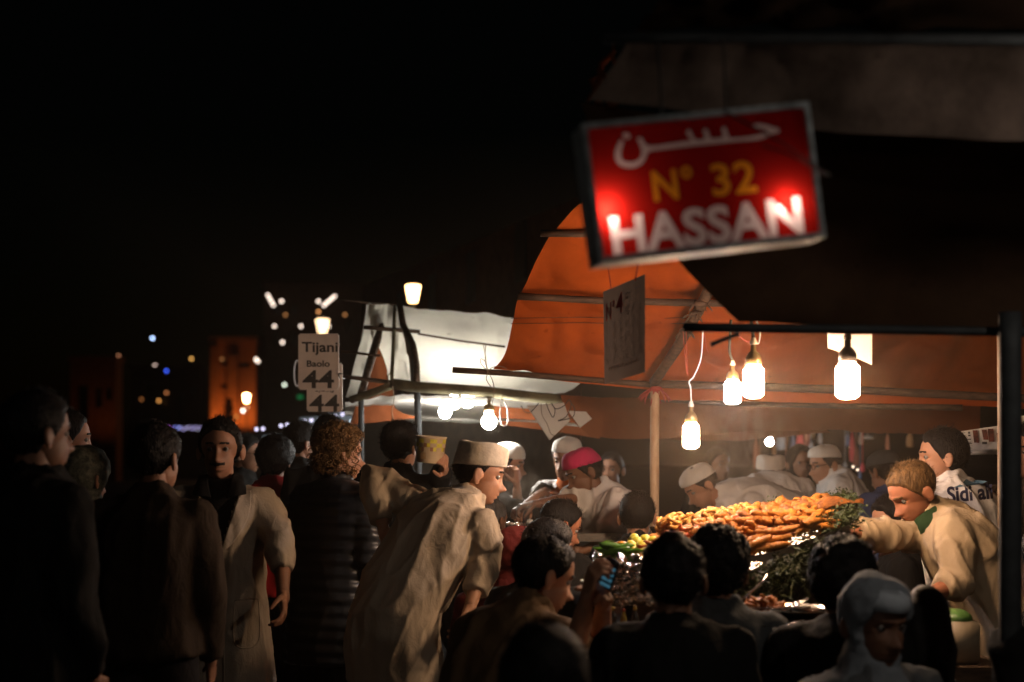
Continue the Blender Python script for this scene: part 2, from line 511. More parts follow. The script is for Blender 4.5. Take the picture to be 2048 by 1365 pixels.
cord('string', [P(975, 742, 7.22), P(962, 728, 7.22), P(962, 718, 7.22), P(970, 724, 7.22), P(976, 742, 7.22), P(985, 762, 7.22), P(988, 780, 7.22), P(984, 812, 7.22)], .0022, M_STRING, orange)
cord('string', [P(978, 742, 7.22), P(985, 735, 7.22), P(1000, 733, 7.22), P(1014, 738, 7.22)], .0018, M_STRING, orange)
for x0, x1, y1 in ((1372, 1376, 752), (1366, 1374, 748), (1408, 1416, 706)):
    cord('red_string', [P(x0, 662, 6.3), P((x0+x1)/2, (680+y1)/2, 6.32), P(x1, y1, 6.35)], .0016, M_REDSTR, orange)
cord('red_string', [P(1478, 672, 5.9), P(1495, 684, 5.9), P(1520, 682, 5.9)], .002, M_REDSTR, orange)

# ------------------------------------------------------------------ white tent
white = thing('white_tent', 'white tarpaulin tent glowing above the neighbouring grill stall', 'tent', (P(833, 900, 8.7).x, 8.7, 0))
rows = [[P(806, 611, 9.5), P(900, 620, 9.5), P(1000, 630, 9.5), P(1060, 642, 9.5), P(1180, 660, 9.45)],
        [P(815, 660, 9.3), P(900, 668, 9.3), P(1000, 678, 9.3), P(1060, 686, 9.3), P(1180, 700, 9.25)],
        [P(830, 716, 9.05), P(900, 722, 9.05), P(1000, 730, 9.05), P(1060, 735, 9.05), P(1180, 745, 9.0)],
        [P(838, 772, 8.8), P(900, 776, 8.8), P(1000, 780, 8.8), P(1060, 782, 8.8), P(1130, 784, 8.8)]]
sheet('tarp', rows, M_WHITET, white, 110, 60, .022, (4, 4, 4), None, .024, (5, 3, 2.4))
rows = [[P(738, 606, 9.5), P(772, 610, 9.46), P(800, 611, 9.5)], [P(742, 660, 9.3), P(778, 664, 9.24), P(805, 660, 9.3)],
        [P(768, 720, 9.05), P(790, 722, 9.0), P(818, 720, 9.05)], [P(776, 774, 8.82), P(800, 772, 8.78), P(824, 772, 8.82)]]
sheet('tarp_strip', rows, M_WHITET, white, 26, 36, .012, (8, 8, 8), None, .022, (14, 6, 2))
rows = [[P(732, 608, 9.5), P(752, 608, 9.47)], [P(724, 668, 9.3), P(748, 668, 9.27)], [P(708, 730, 9.05), P(738, 730, 9.02)], [P(692, 796, 8.8), P(722, 796, 8.78)]]
sheet('tarp_strip', rows, M_WHITET, white, 14, 36, .012, (8, 8, 8), None, .016, (14, 6, 2))
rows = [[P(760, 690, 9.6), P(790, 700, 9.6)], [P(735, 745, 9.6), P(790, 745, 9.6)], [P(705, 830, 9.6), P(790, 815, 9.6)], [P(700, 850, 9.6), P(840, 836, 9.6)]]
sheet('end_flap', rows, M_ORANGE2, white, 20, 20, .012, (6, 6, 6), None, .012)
pole('rafter', [P(798, 600, 9.4), P(806, 650, 9.2), P(826, 690, 9.0), P(833, 730, 8.85), P(834, 776, 8.72)], .022, M_WOOD, white)
pole('rafter', [P(790, 612, 9.42), P(787, 690, 9.1), P(783, 768, 8.75)], .012, M_OLIVE, white)
pole('rafter', [P(768, 640, 9.42), P(748, 700, 9.1), P(722, 790, 8.72)], .026, M_WOOD, white)
pole('purlin', [P(680, 598, 9.56), P(740, 606, 9.54), P(800, 612, 9.54)], .008, M_WOOD, white)
pole('purlin', [P(728, 655, 9.22), P(840, 664, 9.22)], .014, M_WOOD, white)
pole('purlin', [P(836, 668, 9.2), P(920, 682, 9.2), P(1010, 694, 9.2)], .007, M_WOOD, white)
pole('purlin', [P(682, 703, 9.0), P(760, 712, 9.0)], .008, M_WOOD, white)
pole('purlin', [P(684, 753, 8.72), P(740, 760, 8.7), P(800, 768, 8.68)], .014, M_WOOD, white)
cord('string', [P(967, 690, 9.15), P(972, 720, 9.1), P(974, 740, 9.0)], .0035, M_STRING, white)
# rolled olive canvas along the eave
pole('eave_roll', [P(786, 768, 8.55), P(830, 774, 8.5), P(960, 783, 8.45), P(1080, 796, 8.4), P(1180, 806, 8.35), P(1305, 812, 8.3)], .033, M_OLIVE, white, 14)
pole('eave_roll', [P(703, 800, 8.75), P(750, 784, 8.65), P(790, 769, 8.55)], .026, M_OLIVE, white, 12)
pole('post', [P(834, 774, 8.62), P(837, 870, 8.62), Vector((P(837, 870, 8.62).x, 8.62, 0))], .020, M_STEEL, white)
pole('post', [P(722, 795, 8.85), P(722, 880, 8.85), Vector((P(722, 880, 8.85).x, 8.85, 0))], .018, M_STEEL, white)
rows = [[P(690, 806, 8.9), P(800, 792, 8.9), P(1000, 800, 8.9), P(1190, 812, 8.9)], [P(690, 822, 10.4), P(800, 828, 10.4), P(1000, 838, 10.4), P(1190, 850, 10.4)], [P(690, 830, 10.42), P(800, 838, 10.42), P(1000, 850, 10.42), P(1190, 862, 10.42)]]
sheet('back_tarp', rows, M_WHITET, white, 50, 16, .015, (4, 4, 4), None, .01)
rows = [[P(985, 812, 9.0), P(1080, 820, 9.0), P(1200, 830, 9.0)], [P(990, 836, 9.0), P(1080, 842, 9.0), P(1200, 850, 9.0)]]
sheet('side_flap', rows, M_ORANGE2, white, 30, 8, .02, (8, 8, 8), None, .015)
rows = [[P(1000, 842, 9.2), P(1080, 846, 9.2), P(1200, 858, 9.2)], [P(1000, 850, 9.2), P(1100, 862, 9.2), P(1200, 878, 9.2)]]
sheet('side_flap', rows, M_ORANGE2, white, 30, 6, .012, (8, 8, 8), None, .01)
cord('string', [P(785, 772, 8.5), P(788, 800, 8.5), P(784, 825, 8.5), P(790, 850, 8.5)], .003, M_STRING, white)
cord('string', [P(778, 770, 8.5), P(776, 752, 8.5), P(784, 750, 8.5), P(786, 768, 8.5)], .003, M_STRING, white)

# ------------------------------------------------------------------ near canopy (number 32)
near = thing('stall_canopy', 'dark brown tarpaulin canopy on steel pipes around the red lit sign', 'canopy', (P(2022, 900, 3.9).x, 3.9, 0))
rows = [[P(1160, 205, 3.75), P(1400, 240, 3.75), P(1700, 262, 3.75), P(2650, 292, 3.6)],
        [P(1240, 370, 3.8), P(1480, 385, 3.85), P(1760, 400, 3.9), P(2650, 425, 3.75)],
        [P(1372, 540, 3.95), P(1560, 545, 4.0), P(1800, 552, 4.05), P(2600, 570, 3.9)],
        [P(1478, 646, 4.05), P(1640, 650, 4.05), P(1850, 655, 4.05), P(2560, 672, 3.9)]]
sheet('tarp', rows, M_BROWN, near, 70, 50, .02, (3, 3, 3), None, .02, (2, 3, 4))
rows = [[P(1270, 66, 3.2), P(1500, 70, 3.2), P(1760, 72, 3.2), P(2750, 84, 3.1)],
        [P(1235, 130, 3.24), P(1500, 150, 3.28), P(1760, 170, 3.28), P(2750, 185, 3.14)],
        [P(1180, 205, 3.3), P(1480, 240, 3.34), P(1760, 272, 3.34), P(2750, 305, 3.16)]]
sheet('valance', rows, M_GREYT, near, 120, 50, .035, (2.2, 3, 2.2), None, .016, (4.5, 3, 2.2))
rows = [[P(1350, -90, 2.5), P(1700, -90, 2.5), P(3000, -90, 2.45)], [P(1320, -10, 2.9), P(1700, -5, 2.9), P(2900, -5, 2.85)], [P(1272, 64, 3.22), P(1700, 68, 3.22), P(2800, 78, 3.15)]]
sheet('roof_tarp', rows, M_BROWN, near, 50, 24, .02, (3, 3, 3), None, .02)
pole('pipe', [P(1208, 76, 3.12), P(1600, 76, 3.12), P(2800, 86, 3.04)], .0125, M_STEEL, near, 12, False)
pole('pipe', [P(1366, 655, 3.98), P(1700, 659, 3.96), P(2012, 664, 3.92), P(2560, 678, 3.84)], .013, M_STEEL, near, 12, False)
pole('post', [P(2020, 625, 3.86), P(2021, 900, 3.86), Vector((P(2021, 900, 3.86).x, 3.86, 0))], .030, M_STEEL, near, 16, False)
pole('hook', [P(1478, 668, 3.97), P(1440, 682, 3.97), P(1422, 690, 3.97)], .006, M_STEEL, near, 8, False)
bm = bmesh.new()   # crumpled tarp tails at the left corner
for k in range(5):
    a = P(1175+k*14, 205+k*4, 3.7); pts = [a]
    for j in range(5): pts.append(pts[-1]+Vector((random.uniform(-.02, .035), random.uniform(-.01, .01), random.uniform(.0, .05))))
    add_tube(bm, pts, [.012, .02, .016, .014, .01, .006], 7, .4)
obj('tarp_tail', bm, M_ORANGE2, near)
for x in (1315, 1445):
    cord('wire', [P(x, 78, 3.1), P(x+4, 140, 3.0), P(x+8, 226, 2.92)], .003, M_WIREB, near)
# vertical slim pole far right behind the post
pole('pole', [P(1999, 672, 5.9), P(2000, 900, 5.9), Vector((P(2000, 900, 5.9).x, 5.9, 0))], .010, M_PEEL, near)

# ------------------------------------------------------------------ lit bulbs
G_WARM = glow('warm_lamp_glass', (1.0, .655, .40), 320)
G_COOL = glow('cool_lamp_glass', (1.0, .95, .88), 330)
G_PALE = glow('pale_lamp_glass', (.92, .86, 1.0), 200)
M_SOCK = surf('brass_socket', (.30, .20, .09), .4, .6, .2, 20)
M_SOCKD = surf('dark_socket', (.05, .04, .035), .4)
M_CER = surf('ceramic_cap', (.55, .48, .38), .4)
def bulb(px, py, D, w, h, m, label, cords, kind='tube', sock=M_SOCK, group='lit bulbs hanging under the tents', sockh=None):
    """px, py: middle of the glass; w, h: its width and height in metres"""
    c = P(px, py, D)
    t = thing('light_bulb', label, 'light bulb', c+Vector((0, 0, -h/2)), group)
    U = Vector((0, 0, 1)); top = c+U*h/2
    r = w/2
    bm = bmesh.new()
    if kind == 'tube':   # jar shaped energy saving lamp with ribbed sides
        prof = [(.001, -h/2), (r*.55, -h*.49), (r*.86, -h*.42)]
        for k in range(10):
            z = -h*.36+k*h*.075
            prof += [(r*1.0, z), (r*.955, z+h*.036)]
        prof += [(r*.8, h*.42), (r*.6, h*.5), (.001, h*.5)]
    else:
        prof = [(.001, -h/2)]+[(r*sin(a), -h/2+r-r*cos(a)) for a in np.linspace(.25, 2.5, 12)]+[(r*.5, h*.44), (r*.5, h*.5), (.001, h*.5)]
    add_lathe(bm, c, prof, 20)
    obj('glass', bm, m, t)
    sh = sockh or h*.62
    bm = bmesh.new()
    add_lathe(bm, top, [(r*.60, 0), (r*.74, .002), (r*.74, sh*.30), (r*.66, sh*.45), (r*.42, sh*.62), (r*.26, sh*.68), (r*.26, sh*.95), (r*.18, sh)], 18)
    obj('socket', bm, sock, t)
    bm = bmesh.new()
    add_lathe(bm, top+U*sh, [(r*.20, -.002), (r*.34, .0), (r*.34, sh*.14), (r*.25, sh*.2), (r*.25, sh*.3), (.004, sh*.33)], 12)
    obj('socket_cap', bm, M_CER if sock is M_SOCK else sock, t)
    tip = top+U*sh*1.3
    for pts, rr, mm in cords:
        cord('cord', [tip]+[P(*q) for q in pts], rr, mm, t)
    return t
def hc(y, D, f=1): return abs(y)/FPX*D
bulb(1382, 872, 6.0, hc(34, 6.0), hc(52, 6.0), G_WARM, 'lowest lit bulb hanging beside the peeling tent pole', [([(1381, 776, 6.0), (1378, 764, 6.0), (1388, 752, 6.0), (1402, 715, 6.0), (1406, 650, 6.0)], .0035, M_WIREW)])
bulb(1465, 785, 5.6, hc(34, 5.6), hc(48, 5.6), G_PALE, 'smaller bluish lit bulb touching the bigger bulb beside it', [([(1459, 700, 5.6), (1462, 640, 5.6)], .006, M_WIREB)])
bulb(1507, 764, 5.3, hc(42, 5.3), hc(66, 5.3), G_WARM, 'large warm lit bulb next to the smaller bluish bulb', [([(1506, 672, 5.3), (1502, 640, 5.3)], .007, M_WIREB), ([(1516, 688, 5.3), (1520, 664, 5.3), (1512, 640, 5.3)], .0035, M_WIREW)], sockh=.078)
bulb(1695, 762, 5.1, hc(48, 5.1), hc(74, 5.1), glow('warm_lamp_glass_low', (1.0, .655, .40), 210), 'large warm lit bulb in front of two white papers', [([(1694, 678, 5.1), (1693, 640, 5.1)], .007, M_WIREB)], sock=M_SOCKD)
bulb(978, 841, 8.45, hc(30, 8.45), hc(36, 8.45), G_COOL, 'lowest bluish white globe bulb under the white tent', [([(980, 790, 8.45)], .004, M_WIREW)], 'globe')
bulb(890, 822, 9.3, hc(25, 9.3), hc(30, 9.3), G_COOL, 'leftmost bluish white globe bulb under the white tent', [([(892, 792, 9.3)], .004, M_WIREW)], 'globe', sockh=.03)
bulb(908, 804, 9.35, hc(25, 9.35), hc(29, 9.35), G_COOL, 'bluish white globe bulb between two others under the white tent', [([(908, 780, 9.35)], .004, M_WIREW)], 'globe', sockh=.03)
bulb(935, 801, 9.3, hc(28, 9.3), hc(30, 9.3), G_COOL, 'bluish white globe bulb right of a close pair under the white tent', [([(935, 776, 9.3)], .004, M_WIREW)], 'globe', sockh=.03)
# the next bulb of the near stall, hanging under its canopy beyond the picture's right edge
bulb(2720, 90, 2.75, .05, .075, glow('near_lamp_glass', (1.0, .86, .74), 330), 'lit bulb hanging under the dark canopy beside the red sign', [([(2720, 20, 2.75), (2720, -60, 2.75)], .004, M_WIREB)])
# a bulb of the stall behind the photographer, on its own pole
def stall_lamp(label, x, y, z, m):
    c = Vector((x, y, z)); t = thing('stall_lamp', label, 'lamp', (x, y+.12, 0)); U = Vector((0, 0, 1))
    bm = bmesh.new(); add_ball(bm, c, (.055, .055, .075), 16, 10); obj('glass', bm, m, t)
    bm = bmesh.new(); add_lathe(bm, c+U*.07, [(.035, 0), (.04, .01), (.04, .05), (.02, .09), (.004, .1)], 14); obj('socket', bm, M_SOCKD, t)
    bm = bmesh.new(); add_tube(bm, [c+U*.165, c+U*.20, c+U*.20+Vector((0, .12, 0)), Vector((x, y+.12, 0))], .014, 8); obj('pole', bm, M_STEEL, t)
stall_lamp('lit bulb on a pole at the stall behind the photographer', -2.2, -1.3, 2.7, glow('stall_lamp_glass', (1.0, .90, .80), 190))
# loose hanging cables by the papers
def hcord(label, pts, r, m, name='hanging_cable', group=None):
    o = cord(name, [P(*q) for q in pts], r, m, None)
    return o
def topcord(label, pts, r, m, cat='cable'):
    A = lerp_grid([[P(*q) for q in pts]]*2, max(10, len(pts)*7), 2)[0]
    bm = bmesh.new(); add_tube(bm, [Vector(p) for p in A], r, 6)
    o = obj('hanging_cable', bm, m, None, P(*pts[0]))
    return tag(o, label, cat, 'cables hanging between the two tents')
topcord('pale cable hanging in a long loop right of the globe bulb', [(1004, 796, 8.4), (1000, 826, 8.4), (1003, 848, 8.4), (1010, 852, 8.4), (1016, 842, 8.4), (1014, 816, 8.4), (1008, 802, 8.4)], .0045, M_WIREW)
topcord('thin dark cable swinging from the eave roll to the tilted paper', [(1042, 812, 8.0), (1050, 824, 8.0), (1062, 824, 8.0), (1078, 806, 8.0)], .003, M_WIREB)
topcord('tangled dark cable coil hanging over the tilted white papers', [(1092, 806, 7.9), (1098, 822, 7.9), (1106, 835, 7.9), (1110, 820, 7.9), (1102, 806, 7.9), (1112, 818, 7.9), (1128, 812, 7.9), (1138, 800, 7.9), (1142, 812, 7.9), (1132, 834, 7.9), (1116, 842, 7.9), (1128, 840, 7.9), (1146, 834, 7.9), (1149, 818, 7.9), (1142, 806, 7.9)], .003, M_WIREB)
topcord('thin brown string trailing down across the tilted white paper', [(1082, 806, 7.92), (1084, 830, 7.92), (1094, 848, 7.92), (1102, 868, 7.92), (1114, 871, 7.92), (1126, 862, 7.92)], .0022, M_STRING)

# ------------------------------------------------------------------ papers
def paper(label, quad, D, m=M_PAPER, dd=(0, 0, 0, 0), cat='paper sign', name='paper_sign', amp=.004):
    q = [P(x, y, D+e) for (x, y), e in zip(quad, dd)]
    G = lerp_grid([[q[0], q[1]], [q[3], q[2]]], 12, 12)
    s = random.random()*40
    v = G.reshape(-1, 3); v[:, 1] += amp*fbm(v*7+s, 2)*3
    bm = bmesh.new(); bm.from_mesh(grid_mesh('p', v.reshape(G.shape)))
    bmesh.ops.solidify(bm, geom=bm.faces[:], thickness=.0015)
    return tag(obj(name, bm, m, None, sum(q, Vector())/4), label, cat)
paper('large tilted white paper hanging from the eave beside the cables', [(1053, 812), (1128, 806), (1140, 842), (1099, 881)], 8.05)
paper('small torn white paper hanging right of the large tilted paper', [(1136, 822), (1172, 824), (1184, 838), (1160, 856)], 8.1)
paper('brightly lit white paper with slanted lower edge behind the large bulb', [(1702, 668), (1744, 668), (1744, 731), (1702, 712)], 5.45)
paper('brightly lit white paper half hidden behind the dark bulb socket', [(1655, 666), (1699, 668), (1699, 712), (1655, 697)], 5.47)
M_PRINT = surf('dark_print', (.045, .04, .036), .6)
M_PRINTR = surf('red_print', (.48, .035, .03), .6)
M_PRINTB = surf('blue_black_print', (.035, .03, .06), .6)
po = paper('white poster with a row of dark meat pictures pinned behind the tall man', [(1914, 864), (2004, 851), (2004, 909), (1914, 911)], 6.6, amp=.002, cat='poster', name='poster')
def printed(parent, org_px, D, boxes, m, name):
    bm = bmesh.new()
    for (x0, y0, x1, y1, sk) in boxes:
        vs = [bm.verts.new(P(x, y, D)) for x, y in ((x0, y0), (x1, y0), (x1+sk, y1), (x0+sk, y1))]
        bm.faces.new(vs)
    tag(obj(name, bm, m, parent, smooth=False), kind='stuff')
printed(po, None, 6.585, [(1945, 861, 1955, 886, 3), (1963, 860, 1973, 880, 4), (1976, 858, 1987, 884, 2), (1993, 866, 2000, 884, 1)], surf('meat_print', (.13, .04, .025), .6, 0, .5, 30), 'picture')
printed(po, None, 6.583, [(1936, 864, 1940, 868, 0), (1930, 878, 1942, 880, 0), (1936, 870, 1941, 873, 0), (1964, 884, 1974, 889, 0), (1936, 886, 1944, 888, 0)], M_PRINT, 'print')
bm = bmesh.new(); add_box(bm, P(1962, 904, 6.57), (.205, .006, .022)); obj('lower_strip', bm, M_PAPER, po)
paper('dim white paper at the picture edge right of the steel post', [(2030, 836), (2070, 826), (2070, 852), (2030, 856)], 6.2)

# ------------------------------------------------------------------ menu board N 4
TL, TR, BR, BL = P(1206, 584, 5.1), P(1290, 549, 4.6), P(1290, 745, 4.6), P(1209, 769, 5.1)
menu = thing('menu_board', 'grey menu board on strings headed N° 4 in red', 'menu board', (TL+TR+BR+BL)/4)
bm = bmesh.new()
vs = [bm.verts.new(p) for p in (TL, TR, BR, BL)]; bm.faces.new(vs)
bmesh.ops.subdivide_edges(bm, edges=bm.edges[:], cuts=14, use_grid_fill=True)
nrm = (TR-TL).cross(BL-TL).normalized()
if nrm.y > 0: nrm = -nrm
for v in bm.verts: v.co += nrm*(.0008*float(vnoise(np.array([[v.co.x*9, v.co.y*9, v.co.z*9]]))[0]))
obj('board', bm, sheetmat('grey_board_sheet', (.15, .13, .12), .2, (.08, .065, .06), .14, 7, .2, 30), menu)  # plain grey sheet with slight random variation
ex = (TR-TL).normalized(); ey = (TL-BL).normalized()
def onmenu(u, v): # u right 0..1, v down 0..1
    return TL.lerp(TR, u).lerp(BL.lerp(BR, u), v)
for body, u0, u1, v0, v1 in (('N', .11, .25, .15, .34), ('°', .27, .34, .14, .22), ('4', .37, .54, .09, .31)):
    co, f = text_mesh(body, 1.0, .035); lo, hi = co.min(0), co.max(0)
    pts = [onmenu(u0+(u1-u0)*(p[0]-lo[0])/(hi[0]-lo[0]), v1-(v1-v0)*(p[1]-lo[1])/(hi[1]-lo[1]))+nrm*.006 for p in co]
    me = bpy.data.meshes.new('letter'); me.from_pydata([tuple(p) for p in pts], [], f); me.update()
    link_mesh('letter', me, menu, None, (M_PRINTR,), smooth=False)
bm = bmesh.new()   # rows of menu lines too small to read
def dash(u, v, w, h):
    vs = [bm.verts.new(onmenu(a, b)+nrm*.006) for a, b in ((u, v), (u+w, v-.004), (u+w, v+h-.004), (u, v+h))]
    bm.faces.new(vs)
for cu_, cw in ((.10, .05), (.29, .09), (.46, .05), (.57, .12), (.74, .09), (.88, .08)):
    for k in range(15):
        v = .27+k*.037+random.uniform(-.004, .004)
        if random.random() < .12: continue
        if cu_ < .4 and k < 3: continue
        u = cu_+random.uniform(-.005, .012); end = u+cw*random.uniform(.6, 1.1)
        while u < end:
            w = random.uniform(.008, .02); dash(u, v+random.uniform(-.003, .003), w, random.uniform(.010, .017)); u += w+.005
tag(obj('small_print', bm, surf('faded_ink', (.075, .065, .06), .7), menu, smooth=False), kind='stuff')
bm = bmesh.new()
for u, v, w in ((.56, .115, .14), (.80, .10, .14), (.58, .16, .1), (.82, .15, .1)):
    x = u
    while x < u+w: dash(x, v+random.uniform(-.006, .006), .02, random.uniform(.01, .02)); x += .026
tag(obj('small_print', bm, M_PRINTB, menu, smooth=False), kind='stuff')
bm = bmesh.new()
for k in range(9):
    u = .18+k*.082
    dash(u, .835+random.uniform(-.01, .01), .018, .05); dash(u+.018, .85+random.uniform(-.01, .01), .03, .016)
tag(obj('small_print', bm, surf('faded_red_print', (.22, .10, .07), .6), menu, smooth=False), kind='stuff')
for a, b in (((1216, 532), (1224, 592)), ((1278, 520), (1270, 562))):
    D0 = 4.7 if a[0] > 1250 else 5.05
    cord('string', [P(a[0], a[1], D0), P((a[0]+b[0])/2, (a[1]+b[1])/2, D0), P(b[0], b[1], D0-.02)], .0022, M_REDSTR, menu)

# ------------------------------------------------------------------ board pair 44
M_BOARD = surf('white_board', (.70, .60, .52), .6, 0, .06, 8)
D44 = 8.25
def board44(label, x0, y0, x1, y1, D, lines, name='number_board'):
    c = P((x0+x1)/2, (y0+y1)/2, D); w = (x1-x0)/FPX*D; h = (y1-y0)/FPX*D
    t = thing(name, label, 'sign', c+Vector((0, 0, -h/2)))
    bm = bmesh.new(); bmesh.ops.create_cube(bm, size=1, matrix=Matrix.Translation(c) @ Matrix.Diagonal((w, .012, h, 1)))
    bmesh.ops.bevel(bm, geom=[e for e in bm.edges if abs(e.verts[0].co.y-e.verts[1].co.y) > .005], offset=.008, segments=3, affect='EDGES')
    obj('panel', bm, M_BOARD, t, smooth=False)
    for body, lx, ly, lw, lh, b in lines:
        place_text('lettering', body, P(lx, ly, D), (1, 0, 0), (0, 0, 1), lw/FPX*D, lh/FPX*D, M_PRINT, t, b, .0085)
    return t
b1 = board44('white board lettered Tijani Baolo 44 on the tent purlin', 597, 668, 678, 780, D44, [('Tijani', 640, 698, 72, 27, .022), ('Baolo', 637, 728, 46, 13, .022), ('44', 637, 759, 63, 36, .018)])
b2 = board44('lower white board showing 44 behind the Tijani board', 614, 727, 685, 824, D44+.06, [('44', 649, 807, 60, 34, .012)])
printed(b2, None, D44+.048, [(631, 782, 636, 784, 0), (639, 782, 641, 786, -2), (643, 782, 650, 783.5, 0), (652, 783, 658, 784, 0), (660, 782, 662, 785, 1), (665, 782, 668, 786, -2)], M_PRINT, 'print')
bm = bmesh.new()
for k in range(13):
    pass
cord('hook', [P(690, 757, 8.5), P(680, 756, 8.3), P(678, 748, 8.22), P(684, 748, 8.2)], .004, M_WIREB, b1)
# round clear lamp shade edge behind the board
bm = bmesh.new()
add_tube(bm, [P(594+6*cos(a), 747+26*sin(a), 9.2) for a in np.linspace(0, 2*pi, 24)], .006, 6)
tag(obj('hoop', bm, surf('white_plastic', (.7, .65, .65), .4), None, P(594, 773, 9.2)), 'pale round hoop hanging behind the Tijani board', 'hoop')

# ------------------------------------------------------------------ red lit sign N 32 HASSAN
DS = 2.9
YS = radians(9); RS = radians(7.6)
hx = Vector((cos(YS), sin(YS), 0)); sy = Vector((-sin(YS), cos(YS), 0))
sx = hx*cos(RS)+Vector((0, 0, sin(RS))); sz = Vector((0, 0, cos(RS)))-hx*sin(RS)
sc = P(1409, 364, DS)
sw, sh_ = 468/FPX*DS/cos(YS), 277/FPX*DS
sign = thing('lit_sign', 'red backlit box sign reading N° 32 HASSAN with Arabic lettering above', 'sign', sc-Vector((0, 0, sh_/2)))
def signp(px, py): # photograph spot -> sign plane
    d = Vector(((px-1024)/FPX, 1, (HOR-py)/FPX)); o = Vector((0, 0, CAM_Z))
    p = o+d*((sc-o).dot(sy)/d.dot(sy))-sc
    return (p.dot(sx), p.dot(sz))
M_RED = sheetmat('red_acrylic', (.12, .003, .006), .5, (.50, .016, .010), .05, 2, .0, 9, spots=False)
M_LW = sheetmat('white_acrylic', (.60, .46, .44), .6, (.95, .80, .76), .04, 2, .0, 9, spots=False)
M_LY = sheetmat('amber_acrylic', (.62, .26, .02), .6, (.95, .36, .02), .04, 2, .0, 9, spots=False)
M_BOXW = surf('grey_box_inside', (.16, .15, .15), .7)
M_ALU = surf('worn_aluminium', (.30, .33, .34), .5, .2, .3, 30, .5, 60)
groups = {'w': [], 'y': [], 'z': []}
def sign_text(body, px, py, w, h, bold, key):
    co, f = text_mesh(body, 1.0, bold, 1.05)
    lo, hi = co.min(0), co.max(0)
    c0 = signp(px, py)
    for lp in loops_of(co, f):
        q = (lp-(lo[:2]+hi[:2])/2)
        q[:, 0] *= w/FPX*DS/cos(YS)/(hi[0]-lo[0]); q[:, 1] *= h/FPX*DS/(hi[1]-lo[1])
        groups[key].append(q+np.array(c0))
sign_text('HASSAN', 1416, 451, 394, 77, .036, 'w')
sign_text('N°', 1346, 367, 84, 64, .024, 'y')
sign_text('32', 1467, 357, 92, 66, .024, 'z')
# Arabic word, one outline per stroke
def zz(pts): return np.array([signp(1100+x/3.413, 180+y/3.413) for x, y in pts])
def smooth_loop(q, n=4):
    out = []
    for i in range(len(q)):
        p0, p1, p2, p3 = q[i-1], q[i], q[(i+1) % len(q)], q[(i+2) % len(q)]
        for t in np.arange(n)/n:
            out.append(.5*((2*p1)+(-p0+p2)*t+(2*p0-5*p1+4*p2-p3)*t*t+(-p0+3*p1-3*p2+p3)*t**3))
    return np.array(out)
word = [(1385, 240), (1440, 232), (1510, 250), (1562, 268), (1560, 292), (1520, 300), (1480, 322), (1410, 342), (1300, 350), (1150, 366), (960, 384), (800, 404), (690, 418), (662, 440),
        (640, 490), (590, 525), (530, 530), (470, 510), (445, 460), (452, 400), (480, 345), (502, 352), (490, 400), (484, 450), (500, 485), (545, 498), (590, 488), (622, 455), (625, 410), (600, 345), (590, 335), (625, 328), (652, 372),
        (700, 384), (800, 372), (930, 352), (962, 345), (928, 290), (955, 275), (985, 330), (1010, 342), (1040, 340), (1058, 325), (1045, 280), (1072, 268), (1092, 318), (1110, 332), (1150, 330), (1180, 318), (1172, 265), (1198, 255), (1222, 322), (1260, 328), (1380, 318), (1450, 300), (1490, 285), (1440, 262), (1392, 262)]
groups['w'].append(smooth_loop(zz(word), 3))
groups['w'].append(smooth_loop(zz([(495, 305), (520, 292), (546, 312), (538, 334), (512, 330)]), 3))
hw, hh = sw/2-.012, sh_/2-.012
def sign_sheet(name, loops, m, y):
    me = fill_loops(loops)
    co = get_co(me)
    W = np.array(sc)+co[:, :1]*np.array(sx)+co[:, 1:2]*np.array(sz)+np.array(sy)*y
    set_co(me, W)
    return link_mesh(name, me, sign, None, (m,), smooth=False)
rect = np.array([(-hw, -hh), (hw, -hh), (hw, hh), (-hw, hh)])
sign_sheet('face_panel', [rect]+groups['w']+groups['y']+groups['z'], M_RED, 0)
sign_sheet('lettering', groups['w'], M_LW, .0006)
sign_sheet('lettering', groups['y'], M_LY, .0006)
sign_sheet('lettering', groups['z'], M_LY, .0006)
BD = .09
def sbox(name, cx, cz, w, h, y0, y1, m):
    bm = bmesh.new()
    R3 = Matrix((sx, sy, sz)).transposed()
    c = sc+sx*cx+sz*cz+sy*((y0+y1)/2)
    bmesh.ops.create_cube(bm, size=1, matrix=Matrix.Translation(c) @ R3.to_4x4() @ Matrix.Diagonal((w, y1-y0, h, 1)))
    bmesh.ops.bevel(bm, geom=bm.edges[:], offset=.0015, segments=2, affect='EDGES')
    return obj(name, bm, m, sign, smooth=False)
fw = .012
sbox('frame', 0, sh_/2-fw/2, sw, fw, -.008, BD, M_ALU); sbox('frame', 0, -sh_/2+fw/2, sw, fw, -.008, BD, M_ALU)
sbox('frame', -sw/2+fw/2, 0, fw, sh_-2*fw-.001, -.008, BD, M_ALU); sbox('frame', sw/2-fw/2, 0, fw, sh_-2*fw-.001, -.008, BD, M_ALU)
sbox('back_panel', 0, 0, sw-2*fw-.001, sh_-2*fw-.001, BD-.012, BD-.002, M_BOXW)
for (px, py, st, rr) in ((1212, 422, 100, .010), (1574, 405, 52, .010)):
    a, b = signp(px, py)
    bm = bmesh.new()
    add_ball(bm, sc+sx*a+sz*b+sy*.024, (rr, rr, rr*1.6), 14, 10)
    obj('lamp', bm, glow('sign_lamp_%d' % px, (1, .72, .6), st), sign)
for (x0, y0, x1, y1) in ((1445, 222, 1660, 352), (1525, 290, 1650, 352)):
    cord('wire', [P(x0, y0, DS-.05), P((x0+x1)/2, (y0+y1)/2-8, DS-.06), P(x1, y1, DS-.03)], .0022, M_WIREB, sign)
